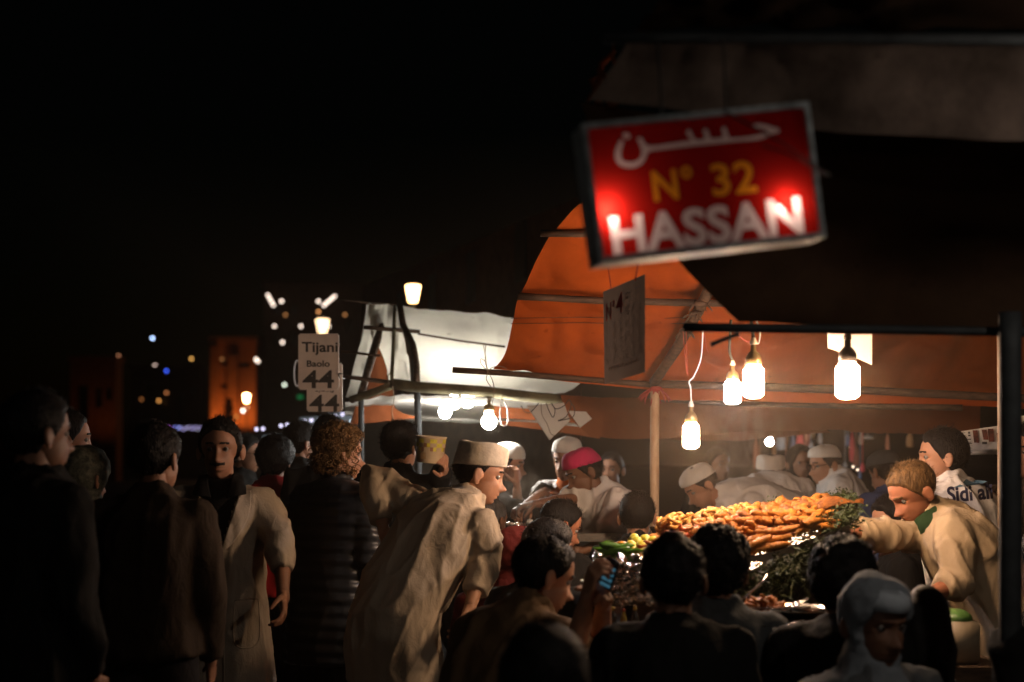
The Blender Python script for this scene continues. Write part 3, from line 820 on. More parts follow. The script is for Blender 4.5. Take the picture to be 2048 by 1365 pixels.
# ------------------------------------------------------------------ people
SKIN = {k: surf('skin_'+k, c, .55, 0, .06, 14, .25, 90, .35, 3, 0, .12, dist=.002) for k, c in
        dict(tan=(.42, .21, .125), brown=(.30, .145, .085), dark=(.2, .095, .055), ruddy=(.38, .15, .08)).items()}
EYE_W = surf('eye_white', (.20, .18, .16), .4, 0, .02)
EYE_D = surf('eye_iris', (.03, .018, .01), .15, 0, .02)
HAIR = {k: surf('hair_'+k, c, .62, 0, .3, 60, 1.0, 160, .18, 3, 0, 0, None, (1, 1, .25), dist=.006) for k, c in
        dict(black=(.010, .008, .007), brown=(.04, .024, .014), grey=(.09, .085, .08), sandy=(.13, .07, .026), blond=(.20, .11, .045)).items()}

def frame(yaw, pitch=0, roll=0):
    a, p, r = radians(yaw), radians(pitch), radians(roll)
    F = Vector((sin(a), -cos(a), 0)); R = Vector((-cos(a), -sin(a), 0)); U = Vector((0, 0, 1))
    F2 = F*cos(p)-U*sin(p); U2 = U*cos(p)+F*sin(p)
    R3 = R*cos(r)+U2*sin(r); U3 = U2*cos(r)-R*sin(r)
    return Matrix((R3, F2, U3)).transposed()

_hg = {}
def head_grid(nu, nv):
    if (nu, nv) in _hg: return _hg[(nu, nv)]
    th = np.linspace(0, pi, nv+1)[1:-1]; ph = np.arange(nu)/nu*2*pi
    T, H = np.meshgrid(th, ph, indexing='ij')
    d = np.stack([np.sin(T)*np.sin(H), np.sin(T)*np.cos(H), np.cos(T)], -1).reshape(-1, 3)
    d = np.vstack([d, [[0, 0, 1]], [[0, 0, -1]]])
    f = []
    n = len(th)
    for i in range(n-1):
        for j in range(nu):
            k = (j+1) % nu
            f.append((i*nu+j, (i+1)*nu+j, (i+1)*nu+k, i*nu+k))
    t, b = n*nu, n*nu+1
    for j in range(nu):
        k = (j+1) % nu
        f.append((t, j, k)); f.append((b, (n-1)*nu+k, (n-1)*nu+j))
    def ell(c, r):
        c, r = np.array(c), np.array(r)
        A = ((d/r)**2).sum(1); B = (d*c/r**2).sum(1); Cc = ((c/r)**2).sum()-1
        return (B+np.sqrt(B*B-A*Cc))/A
    k = 16.0
    r1 = ell((0, -.012, .028), (.076, .098, .088)); r2 = ell((0, .024, -.048), (.056, .068, .070))
    r = (r1**k+r2**k)**(1/k)
    p = d*r[:, None]
    x, y, z = p[:, 0].copy(), p[:, 1].copy(), p[:, 2].copy()
    fr = np.clip((y-.02)/.04, 0, 1)
    g = lambda x0, z0, sx, sz: np.exp(-((x-x0)/sx)**2-((z-z0)/sz)**2)
    g2 = lambda x0, z0, sx, sz: g(x0, z0, sx, sz)+g(-x0, z0, sx, sz)
    dy = (.013*g(0, -.006, .0095, .022)+.026*g(0, -.038, .0125, .015)+.009*g2(.0125, -.043, .008, .008)
          + .007*g2(.026, .024, .022, .008)+.003*g(0, .026, .02, .012)
          - .0125*g2(.030, .004, .017, .0105)+.0075*g2(.031, .0095, .014, .0052)+.004*g2(.031, -.006, .013, .0045)
          + .006*g2(.045, -.022, .018, .016)-.004*g2(.042, -.062, .014, .02)
          + .0065*g(0, -.066, .019, .0045)+.0075*g(0, -.078, .017, .0055)-.006*g(0, -.0722, .023, .0026)-.004*g(0, -.088, .016, .005)
          + .012*g(0, -.106, .018, .014)-.003*g(0, -.056, .004, .006)+.003*g(0, .07, .05, .03))
    p[:, 1] += dy*fr
    # nape: neck tucks in under the skull
    back = np.clip((-y)/.05, 0, 1)*np.clip((-.055-z)/.04, 0, 1)
    p[:, 1] += .02*back
    _hg[(nu, nv)] = (p, f)
    return p, f

def hair_line(phi):
    xs = [0, .6, .95, 1.25, 1.5, 1.75, 2.3, pi]; ys = [.074, .066, .045, .012, -.02, -.03, -.068, -.08]
    return np.interp(np.abs(phi), xs, ys)

def sstep(a, b, x):
    t = np.clip((x-a)/(b-a), 0, 1); return t*t*(3-2*t)

def hair_mesh(M, HC, thick, nu, nv, scalp=True, brow=True, moustache=False, beard=False, noise=.35, fore=0.0, seed=0, below=None, scale=1.0, top=0.0, fuzz=900):
    p, f = head_grid(nu, nv)
    x, y, z = p[:, 0], p[:, 1], p[:, 2]
    phi = np.arctan2(x, y)
    t = np.full(len(p), -.006)
    if scalp:
        m = sstep(-.005, .014, z-hair_line(phi)+fore+.006*vnoise(p*60+seed))
        th = thick*(1+noise*fbm(p*np.array((45, 45, 30))+seed, 3)+.3*noise*vnoise(p*160+seed))+top*sstep(.03, .1, z)
        if below is not None: th = np.where(z > below+.2*y, np.minimum(th, .003), th)
        t = np.maximum(t, -.006+m*(th+.006))
    front = y > .03
    if brow:
        zc = .0255-.10*np.maximum(np.abs(x)-.034, 0)+.05*(np.abs(x)-.012)*(np.abs(x) < .034)
        m = (np.abs(z-zc) < .0042)*(np.abs(x) > .010)*(np.abs(x) < .047)*front
        t = np.where(m, np.maximum(t, .0026), t)
    if moustache:
        m = sstep(.0065, .0045, np.abs(z+.0575-.12*np.abs(x)*(np.abs(x) > .01)+.0))*(np.abs(x) < .031)*front
        t = np.maximum(t, -.006+m*.0105)
    if beard:
        jaw = sstep(-.035, -.05, z-.5*np.maximum(np.abs(phi)-.9, 0)*.08)*(np.abs(phi) < 1.45)
        mouth = np.exp(-(x/.024)**2-((z+.071)/.010)**2)
        t = np.maximum(t, -.006+jaw*(.0095+.002*vnoise(p*150))*(1-mouth)*1.0)
    dirs = p/np.linalg.norm(p, axis=1)[:, None]
    q = (p+dirs*t[:, None])*scale
    W = q @ np.array(M).T + np.array(HC)
    V, Fc = W.tolist(), list(f)
    if scalp and fuzz:   # loose strands standing off the hair's surface
        on = np.where((t > .004)&(z > hair_line(phi)-.004))[0]
        if below is not None: on = on[(z[on] < below+.2*y[on])]
        if len(on):
            pick = rng.choice(on, fuzz); Mn, Hn = np.array(M), np.array(HC)
            for i in pick:
                d = dirs[i]+rng.normal(0, .35, 3)+np.array((0, -.35, -.25+.5*(d0z := dirs[i][2])))
                d = d/np.linalg.norm(d)*min(thick*.9+.003, .014)*rng.uniform(.5, 1.5)
                a = q[i]-dirs[i]*.002+rng.normal(0, .003, 3); sd = np.cross(d, rng.normal(0, 1, 3)); sd = sd/(np.linalg.norm(sd)+1e-9)*.0011
                mid = a+d*.55+rng.normal(0, .0012, 3)
                k0 = len(V)
                for pt in (a-sd, a+sd, mid+sd*.7, mid-sd*.7, a+d): V.append((Mn@pt+Hn).tolist())
                Fc.append((k0, k0+1, k0+2, k0+3)); Fc.append((k0+3, k0+2, k0+4))
    me = bpy.data.meshes.new('hair'); me.from_pydata(V, [], Fc); me.update()
    return me

def kufi_mesh(M, HC, kind='flat', h=.085, z0=.040, slope=.18, crease=0.0, seed=0, n=32):
    rings = []
    prof = {'flat': [(1.0, 0), (1.02, .04), (1.02, .3), (1.0, .7), (.975, .93), (.93, 1.0), (.8, 1.04), (.5, 1.05), (.2, 1.05), (.03, 1.05)],
            'dome': [(1.0, 0), (1.02, .05), (1.0, .3), (.93, .58), (.80, .8), (.6, .93), (.35, 1.0), (.12, 1.03), (.02, 1.03)],
            'peak': [(1.0, 0), (1.03, .05), (1.0, .3), (.92, .58), (.82, .8), (.7, .95), (.5, 1.02), (.2, 1.03), (.02, 1.02)]}[kind]
    for s, hh in prof:
        r = []
        for k in range(n):
            a = 2*pi*k/n
            x, y = .0835*sin(a)*s, .105*cos(a)*s-.010
            z = z0+slope*y*(1-hh*.55)+h*hh
            z -= crease*math.exp(-(x/.022)**2)*max(0, hh-.6)*2.0
            z += .004*sin(a*3+seed)*hh
            r.append((x, y, z))
        rings.append(r)
    A = np.array(rings)
    A += (.0025*fbm(A.reshape(-1, 3)*40+seed, 2)).reshape(len(rings), n)[:, :, None]*np.array((1, 1, 1))
    W = A.reshape(-1, 3) @ np.array(M).T + np.array(HC)
    bm = bmesh.new()
    ring_loft(bm, [[tuple(p) for p in row] for row in W.reshape(len(rings), n, 3)])
    me = bpy.data.meshes.new('cap'); bmesh.ops.recalc_face_normals(bm, faces=bm.faces); bm.to_mesh(me); bm.free()
    return me

def hand_mesh(W, d, n, right, curl=.5, voxel=.0045, spread=.2, s=1.0, point=False):
    """palm, four unequal bent fingers and a thumb that leaves the palm's side"""
    d = d.normalized(); n = (n-d*n.dot(d)).normalized()
    th = d.cross(n) if right else n.cross(d)
    bm = bmesh.new()
    add_tube(bm, [W-d*.025*s, W+d*.012*s], [.026*s, .027*s], 10, .8, True)
    rings = []
    for u, w, t in ((-.01, .024, .017), (.012, .030, .017), (.045, .038, .0165), (.078, .040, .013), (.09, .036, .010)):
        rings.append([W+d*u*s+th*(cos(2*pi*k/12)*w*s+.002)+n*sin(2*pi*k/12)*t*s for k in range(12)])
    ring_loft(bm, rings)
    for i, (off, L) in enumerate(((.029, .072), (.0095, .081), (-.0105, .075), (-.029, .058))):
        b = W+d*.08*s+th*off*s
        a = 0; pts = [b-d*.02*s]; dirv = (d+th*off*spread*6).normalized()
        c = curl*(1.0+.12*i)
        if point and i == 0: c = .12
        for seg, fr in ((0, .45), (1, .3), (2, .25)):
            pts.append(pts[-1] if False else (b if seg == 0 else pts[-1])) if seg == 0 else None
            a += c*(.75 if seg == 0 else 1.0)
            pts.append(pts[-1]+(dirv*cos(a)+n*sin(a))*L*fr*s)
        r = [.0095*s, .0092*s, .0088*s, .0080*s, .0068*s][:len(pts)]
        add_tube(bm, pts, r, 8, 1.0, True)
    b = W+d*.018*s+th*.024*s
    t1 = b+(d*.55+th*.75+n*.35).normalized()*.042*s
    t2 = t1+(d*.85+th*.30+n*(.35+.5*curl)).normalized()*.032*s
    t3 = t2+(d*.9+th*.05+n*(.3+.6*curl)).normalized()*.024*s
    add_tube(bm, [b-th*.01*s, b, t1, t2, t3], [.014*s, .0145*s, .0112*s, .0100*s, .0078*s], 8, 1.0, True)
    return union(bm, voxel*s, 2, .5)

def spine_fn(PE, NB, bulge, F):
    mid = (PE+NB)/2-F*bulge
    def at(t):
        a = PE.lerp(mid, t); b = mid.lerp(NB, t)
        return a.lerp(b, t)
    def tan(t):
        return (at(min(t+.03, 1.03))-at(max(t-.03, -.03))).normalized()
    return at, tan

BODY = [(-.12, .150, .105), (0, .165, .115), (.2, .15, .105), (.4, .14, .10), (.62, .155, .115), (.78, .15, .105), (.88, .115, .085), (.97, .064, .058)]
COAT = [(-.02, .186, .142), (.2, .174, .132), (.45, .170, .13), (.66, .178, .138), (.79, .176, .130), (.87, .160, .112), (.94, .118, .094), (1.0, .080, .076)]

def torso_rings(bm, at, tan, R, rings, bulk=1.0, down=None, n=20, sq=2.4, twist=None):
    out = []
    for t, w, d in rings:
        T = tan(min(max(t, 0), 1)); c = at(t) if t >= 0 else at(0)+tan(0)*t*.5
        F = T.cross(R).normalized(); X = F.cross(T).normalized()
        r = []
        for k in range(n):
            a = 2*pi*k/n
            ca, sa = cos(a), sin(a)
            q = (abs(ca)**sq+abs(sa)**sq)**(-1/sq)
            r.append(c+X*ca*q*w*bulk+F*sa*q*d*bulk)
        out.append(r)
    if down:   # skirt of a coat: hangs straight down from the hips
        c0 = at(0)
        T = Vector((0, 0, 1)); F = T.cross(R); F.z = 0; F.normalize(); X = F.cross(T).normalized()
        sk = []
        for L, w, d in down:
            c = c0-T*L
            r = []
            for k in range(n):
                a = 2*pi*k/n; ca, sa = cos(a), sin(a)
                q = (abs(ca)**sq+abs(sa)**sq)**(-1/sq)
                r.append(c+X*ca*q*w*bulk+F*sa*q*d*bulk)
            sk.append(r)
        out = sk[::-1]+out[1:]
    ring_loft(bm, out)

def person(label, hp, D, yaw, hyaw=None, hpitch=0, hroll=0, lean=4, side=0, bulge=.02, sit=False, skin='brown',
           top=None, top_name='jacket', legs=None, hair='black', hair_t=.012, hair_kw=None, hat=None, hat_m=None, hat_kw=None,
           arm_r=None, arm_l=None, hand_r=True, hand_l=True, sleeve_r=1.0, sleeve_l=1.0, bulk=1.0, hem=.12, flare=1.05, fold=.010, voxel=.014,
           quilt=False, hi=False, group=None, scale=1.0, extra=None, palm_r=None, palm_l=None, curl_r=.45, curl_l=.45, collar=True,
           sleeve_m=None, sleeve_bulk=1.0, fold_scale=1.0, tl=.50, dz=0.0, shoulder=.165, nodes=None, fold_dir=None):
    HC = P(hp[0], hp[1], D)
    hyaw = yaw if hyaw is None else hyaw
    HM = frame(hyaw, hpitch, hroll)
    B = frame(yaw); R, F, U = B.col[0].copy(), B.col[1].copy(), Vector((0, 0, 1))
    ln, sd = radians(lean), radians(side)
    T = (U*cos(ln)+F*sin(ln)+R*sin(sd)).normalized()
    Rr = (R-T*R.dot(T)).normalized()
    s = scale
    NB = HC+HM@Vector((0, -.018, -.085))*s-(T*.7+HM.col[2]*.3).normalized()*.038*s+Vector((0, 0, dz))
    PE = NB-T*tl*s
    at, tan = spine_fn(PE, NB, bulge, F)
    seed = hp[0]*.137+hp[1]*.071
    base = Vector((PE.x, PE.y, 0))
    nu, nv = (96, 84) if hi else (64, 56)
    # ---- joints
    S = {}
    for k, sg in (('r', 1), ('l', -1)):
        S[k] = at(.83)+Rr*sg*shoulder*s
    def arm(k, spec, sg):
        if spec: return Vector(spec[0]), Vector(spec[1])
        E = S[k]-U*.27*s+R*sg*.05-F*.03
        return E, E-U*.22*s+F*.09-R*sg*.02
    A = {'r': arm('r', arm_r, 1), 'l': arm('l', arm_l, -1)}
    hipz = PE.z
    HP, KN, AN = {}, {}, {}
    for k, sg in (('r', 1), ('l', -1)):
        HP[k] = PE+R*sg*.085
        if sit:
            KN[k] = HP[k]+F*.40+R*sg*.04; KN[k].z = hipz-.01
            AN[k] = Vector((KN[k].x, KN[k].y, .09))-F*.03
        else:
            AN[k] = Vector((HP[k].x, HP[k].y, .09))+R*sg*.03-F*.02
            KN[k] = (HP[k]+AN[k])/2+F*.03
    # ---- body: one surface for trunk, neck and limbs, head joined at the neck
    bm = bmesh.new()
    torso_rings(bm, at, tan, Rr, BODY, s)
    add_tube(bm, [at(.93), NB+T*.02, HC+HM@Vector((0, -.014, -.055))*s], [.07*s, .054*s, .052*s], 12, 1, True)
    for k in 'rl':
        E, W = A[k]
        add_tube(bm, [at(.88), S[k], S[k].lerp(E, .5), E, E.lerp(W, .35), W], [.055*s, .056*s, .046*s, .038*s, .038*s, .027*s], 10, 1, True)
        add_tube(bm, [HP[k], HP[k].lerp(KN[k], .5), KN[k], KN[k].lerp(AN[k], .4), AN[k]], [.09, .075, .055, .052, .036], 10, 1, True)
        add_tube(bm, [AN[k]-U*.04-F*.03, AN[k]-U*.05+F*.14], [.035, .028], 8, .8, True)
    parts = [union(bm, .016, 3)]
    p, f = head_grid(nu, nv)
    W_ = (p*s) @ np.array(HM).T + np.array(HC)
    hm = bpy.data.meshes.new('h'); hm.from_pydata(W_.tolist(), [], f); hm.update()
    parts.append(hm)
    eb = bmesh.new()
    for sg in (-1, 1):   # ears
        c = Vector((.0745*sg, -.012, -.012)); q = bmesh.new()
        bmesh.ops.create_uvsphere(q, u_segments=14, v_segments=10, radius=1)
        for v in q.verts:
            x, y, z = v.co
            rr = sqrt(y*y+z*z)
            dent = -.55*math.exp(-((y-.1)**2+(z-.1)**2)/.16) if x*sg > 0 else 0
            loc = Vector((x*.011+sg*dent*.011+sg*.012, y*.018*(1+.25*z)-.006*(1 if x else 0), z*.032))
            loc.x += sg*.006*(-y)
            v.co = HC+HM@((c+loc)*s)
        tm = bpy.data.meshes.new('e'); q.to_mesh(tm); q.free(); eb.from_mesh(tm); bpy.data.meshes.remove(tm)
    em = bpy.data.meshes.new('e'); eb.to_mesh(em); eb.free(); parts.append(em)
    for k, want, palm, curl, rt in (('r', hand_r, palm_r, curl_r, True), ('l', hand_l, palm_l, curl_l, False)):
        if not want: continue
        E, W = A[k]; d = (W-E)
        n = Vector(palm) if palm is not None else (-R if rt else R)
        vox = .0045 if want != 'lo' else .008
        if abs(n.dot(d.normalized())) > .93: n = F+Vector((0, 0, -.5))
        parts.append(hand_mesh(W+d.normalized()*.015, d, n, rt, curl, vox, s=s))
    bm = bm_of(parts)
    for q in bm.faces: q.material_index = 0
    n0 = len(bm.faces)
    bm.faces.ensure_lookup_table()
    for sg in (-1, 1):
        c = HC+HM@(Vector((.0305*sg, .0662, .0030))*s)
        k0 = len(bm.verts)
        bmesh.ops.create_uvsphere(bm, u_segments=14, v_segments=10, radius=.0118*s, matrix=Matrix.Translation(c) @ (HM.to_4x4() @ Matrix.Rotation(pi/2, 4, 'X').inverted()))
    bm.faces.ensure_lookup_table()
    for q in bm.faces[n0:]:
        q.material_index = 1
    for sg in (-1, 1):
        c = HC+HM@(Vector((.0305*sg, .0662, .0030))*s)
        look = HM.col[1]
        for q in bm.faces[n0:]:
            v = q.calc_center_median()-c
            if v.length < .02 and v.normalized().dot(look) > .86: q.material_index = 2
    me = bpy.data.meshes.new('person'); bm.to_mesh(me); bm.free()
    for q in parts: bpy.data.meshes.remove(q)
    root = link_mesh('person', me, None, base, (SKIN[skin], EYE_W, EYE_D))
    tag(root, label, 'person', group)
    # ---- upper garment
    info = dict(at=at, tan=tan, R=R, F=F, U=U, Rr=Rr, T=T, HC=HC, HM=HM, NB=NB, PE=PE, S=S, A=A, root=root, seed=seed)
    if top:
        bm = bmesh.new()
        hemL = hem
        down = [(.0, .182*1.0, .138), (hemL*.5, .186*(1+(flare-1)*.5), .142*(1+(flare-1)*.5)), (hemL, .188*flare, .145*flare)]
        torso_rings(bm, at, tan, Rr, COAT, bulk*s, down)
        for k, sl in (('r', sleeve_r), ('l', sleeve_l)):
            E, W = A[k]
            pts = [at(.82)+(S[k]-at(.82))*.5, S[k], S[k].lerp(E, .33), S[k].lerp(E, .7), E]
            rr = [.080, .074, .069, .064, .059]
            if sl <= .5:
                e = S[k].lerp(E, max(sl*2, .5)); pts = pts[:3]+[e]; rr = [.080, .076, .076, .080]
            else:
                g = (sl-.5)*2
                pts += [E.lerp(W, g*.4), E.lerp(W, g*.85), E.lerp(W, g)]
                rr += [.057, .049, .047]
            add_tube(bm, pts, [q*s*bulk**.5*sleeve_bulk for q in rr], 12, 1, False)
            add_ball(bm, S[k]-U*.008, .069*s*bulk, 12, 8)
        if collar:
            n = 16; rings = []
            for h, w in ((-.03, .082), (.0, .080), (.035, .070), (.04, .062), (.0, .058)):
                c = NB+T*h+F*.008
                X = Rr; Y = T.cross(Rr).normalized()
                rings.append([c+X*cos(2*pi*q/n)*w*s+Y*sin(2*pi*q/n)*w*s*1.02-T*.012*sin(2*pi*q/n) for q in range(n)])
            ring_loft(bm, rings)
        gm = union(bm, voxel, int(5+.02/voxel*2))
        co, no = get_co(gm), get_no(gm)
        q = co-np.array(base)
        fs = fold_scale
        fold_v = np.array(fold_dir if fold_dir is not None else (T*.8+U*.2))
        fold_v = fold_v/np.linalg.norm(fold_v)
        al = (q@fold_v)[:, None]*fold_v
        st = (q-al)+al*.3
        warp = .06*np.stack([fbm(q*5+seed+k*7, 2) for k in range(3)], 1)
        cr = lambda p: (1-np.abs(vnoise(p)))**4
        dsp = fold*1.25*(fbm((q+warp)*7*fs+seed, 2)*.9+1.3*cr((st+warp)*8.5*fs+seed)+.8*cr((st+warp*.7)*15*fs+seed+5)-.5)
        if quilt:
            zz = (co-np.array(PE))@np.array(T)
            dsp = dsp*.4+.011*np.abs(np.sin(zz*pi/.055))-.005
        co = co+no*dsp[:, None]
        set_co(gm, co)
        info['garment'] = link_mesh(top_name, gm, root, None, (top,))
    if legs is not None:
        bm = bmesh.new()
        torso_rings(bm, at, tan, Rr, [(-.16, .150, .105), (0, .155, .108), (.12, .15, .10)], s)
        for k in 'rl':
            add_tube(bm, [HP[k], HP[k].lerp(KN[k], .5), KN[k], KN[k].lerp(AN[k], .5), AN[k]+U*.0], [.092, .086, .075, .066, .062], 10, 1, False)
            if sit: add_ball(bm, KN[k], .075, 10, 7)
        gm = union(bm, .02, 3)
        co, no = get_co(gm), get_no(gm)
        set_co(gm, co+no*(.006*ridged(co*9+seed, 2))[:, None])
        link_mesh('trousers', gm, root, None, (legs,))
        for k in 'rl':
            bm = bmesh.new()
            c = AN[k]-U*.045
            add_tube(bm, [c-F*.05, c+F*.03, c+F*.12, c+F*.17], [.042, .045, .040, .028], 10, .85, True)
            add_tube(bm, [AN[k]+U*.04, AN[k]-U*.02], [.045, .045], 10, 1, True)
            gm = union(bm, .012, 2)
            co = get_co(gm); co[:, 2] = np.maximum(co[:, 2], .002); set_co(gm, co)
            link_mesh('shoe', gm, root, None, (SHOE,))
    # ---- hair, cap
    hk = dict(scalp=True, brow=True); hk.update(hair_kw or {})
    if hair:
        if hat and 'below' not in hk: hk['below'] = .035
        hm = hair_mesh(HM, HC, hair_t, nu, nv, seed=seed, scale=s, **hk)
        info['hair'] = link_mesh('hair', hm, root, None, (HAIR[hair],))
    if hat:
        kk = dict(hat_kw or {})
        cm = kufi_mesh(HM, HC, hat, seed=seed, **kk)
        info['cap'] = link_mesh('cap', cm, root, None, (hat_m,))
    return info
SHOE = surf('shoe_leather', (.03, .025, .02), .5)
# ------------------------------------------------------------------ food counter
M_FOIL = surf('crumpled_foil', (.80, .78, .76), .16, 1.0, .05, 12, .9, 55, .5, 4, dist=.01)
M_PLANK = surf('counter_wood', (.10, .06, .035), .7, 0, .3, 8, .5, 40, .3, 5, stretch=(1, 6, 6))
M_BATTER = surf('golden_batter', (.56, .205, .028), .55, 0, .18, 40, .9, 120, .25, 4, 0, .0, (.27, .085, .012), dist=.006)
M_PALEB = surf('pale_batter', (.68, .34, .075), .55, 0, .12, 40, .9, 120, .25, 4, 0, 0, (.50, .21, .03), dist=.006)
M_DARKB = surf('dark_fried', (.32, .11, .02), .5, 0, .2, 40, .9, 120, .3, 4, 0, 0, (.13, .04, .012), dist=.006)
M_SHRIMP = surf('red_shrimp', (.58, .17, .03), .4, 0, .2, 30, .7, 90, .5, 4, 0, 0, (.42, .05, .015))
M_LEMON = surf('lemon_skin', (.66, .56, .055), .38, 0, .12, 14, .5, 160, .5, 4, 0, 0, (.55, .50, .06), dist=.002)
M_PEPPER = surf('green_pepper', (.07, .20, .018), .25, 0, .25, 12, .1, 30, .5)
M_PARS = surf('parsley_leaf', (.034, .055, .008), .55, 0, .35, 25, .3, 60, .4)
M_STEM = surf('parsley_stem', (.08, .10, .022), .55, 0, .2, 20)
M_SHEET = surf('dark_oilcloth', (.04, .03, .022), .5, 0, .3, 6, .3, 20)
M_INOX = surf('steel_dish', (.60, .58, .56), .22, 1.0, .05, 20, .15, 60)

# plan of the display: u runs left (0) to right (1), v front (0) to back (1)
FL, FR, BL_, BR_ = P(1200, 1118, 5.15), P(1640, 1056, 5.25), P(1300, 1062, 5.95), P(1690, 1004, 6.0)
FM = P(1488, 1130, 4.93)
def disp(u, v, h=0.0):
    front = FL.lerp(FM, u/.6) if u < .6 else FM.lerp(FR, (u-.6)/.4)
    back = BL_.lerp(BR_, u)
    p = front.lerp(back, v)
    hump = .055*max(0, sin(pi*min(max(u, 0), 1)))**.6*max(0, sin(pi*min(max(v, 0), 1)))**.7
    return p+Vector((0, 0, hump+h))
counter = thing('food_counter', 'food counter wrapped in foil below the heap of fried fish', 'counter', (1.0, 5.4, 0))
bm = bmesh.new()
cz = 1.02
add_box(bm, Vector((.80, 5.45, cz-.02)), (1.36, 1.15, .04)); obj('table_top', bm, M_PLANK, counter, smooth=False)
for (x, y) in ((.2, 4.95), (1.42, 4.95), (.2, 5.95), (1.42, 5.95)):
    bm = bmesh.new(); add_box(bm, Vector((x, y, (cz-.04)/2)), (.06, .06, cz-.042)); obj('leg', bm, M_PLANK, counter, smooth=False)
# sloping display board that carries the heap
G = np.array([[list(disp(u, v, -.05)) for u in np.linspace(-.03, 1.02, 30)] for v in np.linspace(-.06, 1.05, 12)])
bm = bmesh.new(); bm.from_mesh(grid_mesh('b', G)); bmesh.ops.solidify(bm, geom=bm.faces[:], thickness=.02)
obj('display_board', bm, M_PLANK, counter)
for (u, v) in ((.1, .1), (.9, .1), (.1, .9), (.9, .9)):
    p = disp(u, v, -.06); bm = bmesh.new(); add_box(bm, Vector((p.x, p.y, (p.z+cz)/2)), (.05, .05, p.z-cz)); obj('support', bm, M_PLANK, counter, smooth=False)
# crumpled foil apron at the left end and foil lip along the front
def foil(name, rows, amp, nu, nv, sc_=14):
    G = lerp_grid(rows, nu, nv); q = G.reshape(-1, 3)
    du = np.gradient(G, axis=1); dv = np.gradient(G, axis=0)
    nn = np.cross(du, dv).reshape(-1, 3); nn /= np.linalg.norm(nn, axis=1)[:, None]+1e-9
    q += nn*(amp*(ridged(q*sc_+3, 3)+.6*ridged(q*sc_*2.3+8, 2)))[:, None]
    link_mesh(name, grid_mesh(name, q.reshape(G.shape)), counter, None, (M_FOIL,), smooth=False)
foil('foil_apron', [[P(1188, 1096, 5.2), P(1250, 1104, 5.1), P(1330, 1112, 5.0), P(1420, 1116, 4.95)], [P(1172, 1140, 5.1), P(1240, 1140, 5.0), P(1320, 1146, 4.9), P(1420, 1146, 4.85)],
                    [P(1160, 1180, 5.08), P(1236, 1182, 4.98), P(1300, 1182, 4.9), P(1420, 1182, 4.84)], [P(1164, 1210, 5.1), P(1236, 1214, 5.0), P(1300, 1216, 4.92), P(1420, 1216, 4.86)]], .018, 70, 50, 16)
rows = [[], []]
for u in np.linspace(.35, 1.0, 9):
    a = disp(u, .03, .0); b = disp(u, -.05, -.022)
    rows[0].append(a+Vector((0, 0, .006))); rows[1].append(b)
foil('foil_lip', rows, .006, 110, 7, 30)
rows = [[disp(u, .99, .012) for u in np.linspace(0, .6, 6)], [disp(u, 1.06, -.02) for u in np.linspace(0, .6, 6)]]
foil('foil_lip', rows, .007, 70, 6, 30)
# dark cloth front hanging from the counter, lower shelf front
sheet('front_cloth', [[P(1420, 1120, 4.93), P(1560, 1100, 5.0), P(1700, 1050, 5.2)], [P(1420, 1300, 4.85), P(1560, 1300, 4.92), P(1700, 1300, 5.15)], [Vector((.65, 4.85, .3)), Vector((.95, 4.9, .3)), Vector((1.25, 5.1, .3))]], M_SHEET, counter, 30, 30, .01, (6, 6, 6))
# the heap below the pieces one can pick out
G = np.array([[list(disp(u, v, -.022)) for u in np.linspace(0, 1.0, 110)] for v in np.linspace(0, 1.0, 60)])
q = G.reshape(-1, 3); q[:, 2] += .012*ridged(q*38, 2)
tag(link_mesh('fried_food', grid_mesh('fried_food', q.reshape(G.shape)), None, Vector((1.0, 5.4, 1.3)), (M_BATTER,)), 'dense heap of battered fried fish and squid on the foil lined display', 'fried food', None, 'stuff')

# pieces: a few meshes of each kind, shared by the copies
def lumps(n, shape, m, name):
    out = []
    for k in range(n):
        bm = bmesh.new(); shape(bm, k)
        me = bpy.data.meshes.new(name); bmesh.ops.recalc_face_normals(bm, faces=bm.faces); bm.to_mesh(me); bm.free()
        co = get_co(me); no = get_no(me)
        set_co(me, co+no*(.20*np.abs(co).max()*fbm(co*95+k*9, 3))[:, None])
        me.materials.append(m); me.polygons.foreach_set('use_smooth', [True]*len(me.polygons)); out.append(me)
    return out
def s_ring(bm, k):
    n = 12; R0 = .021+.003*(k % 3)
    pts = [Vector((R0*cos(2*pi*i/n)*(1+.15*sin(2*i+k)), R0*sin(2*pi*i/n)*(1-.12*cos(i+k)), .006*sin(2*pi*i/n*2+k))) for i in range(n)]
    rings = []
    for i in range(n):
        d = (pts[(i+1) % n]-pts[i-1]).normalized(); x, y = frame_of(d)
        r = .0085*(1+.2*sin(i*2.1+k))
        rings.append([bm.verts.new(pts[i]+x*cos(2*pi*j/6)*r+y*sin(2*pi*j/6)*r) for j in range(6)])
    for i in range(n):
        a, b = rings[i], rings[(i+1) % n]
        for j in range(6): bm.faces.new((a[j], a[(j+1) % 6], b[(j+1) % 6], b[j]))
def s_stick(bm, k):
    L = .06+.016*(k % 3); n = 6
    pts = [Vector((L*(t-.5)*2, .008*sin(t*3+k), .004*cos(t*4+k))) for t in np.linspace(0, 1, n)]
    add_tube(bm, pts, [.005, .011, .0145, .015, .012, .005], 8, .8, True)
def s_fritter(bm, k):
    bmesh.ops.create_icosphere(bm, subdivisions=2, radius=1, matrix=Matrix.Diagonal((.03+.005*(k % 3), .024, .018, 1)))
    for v in bm.verts: v.co *= 1+.35*float(vnoise(np.array([[v.co.x*60+k*7, v.co.y*60, v.co.z*60]]))[0])
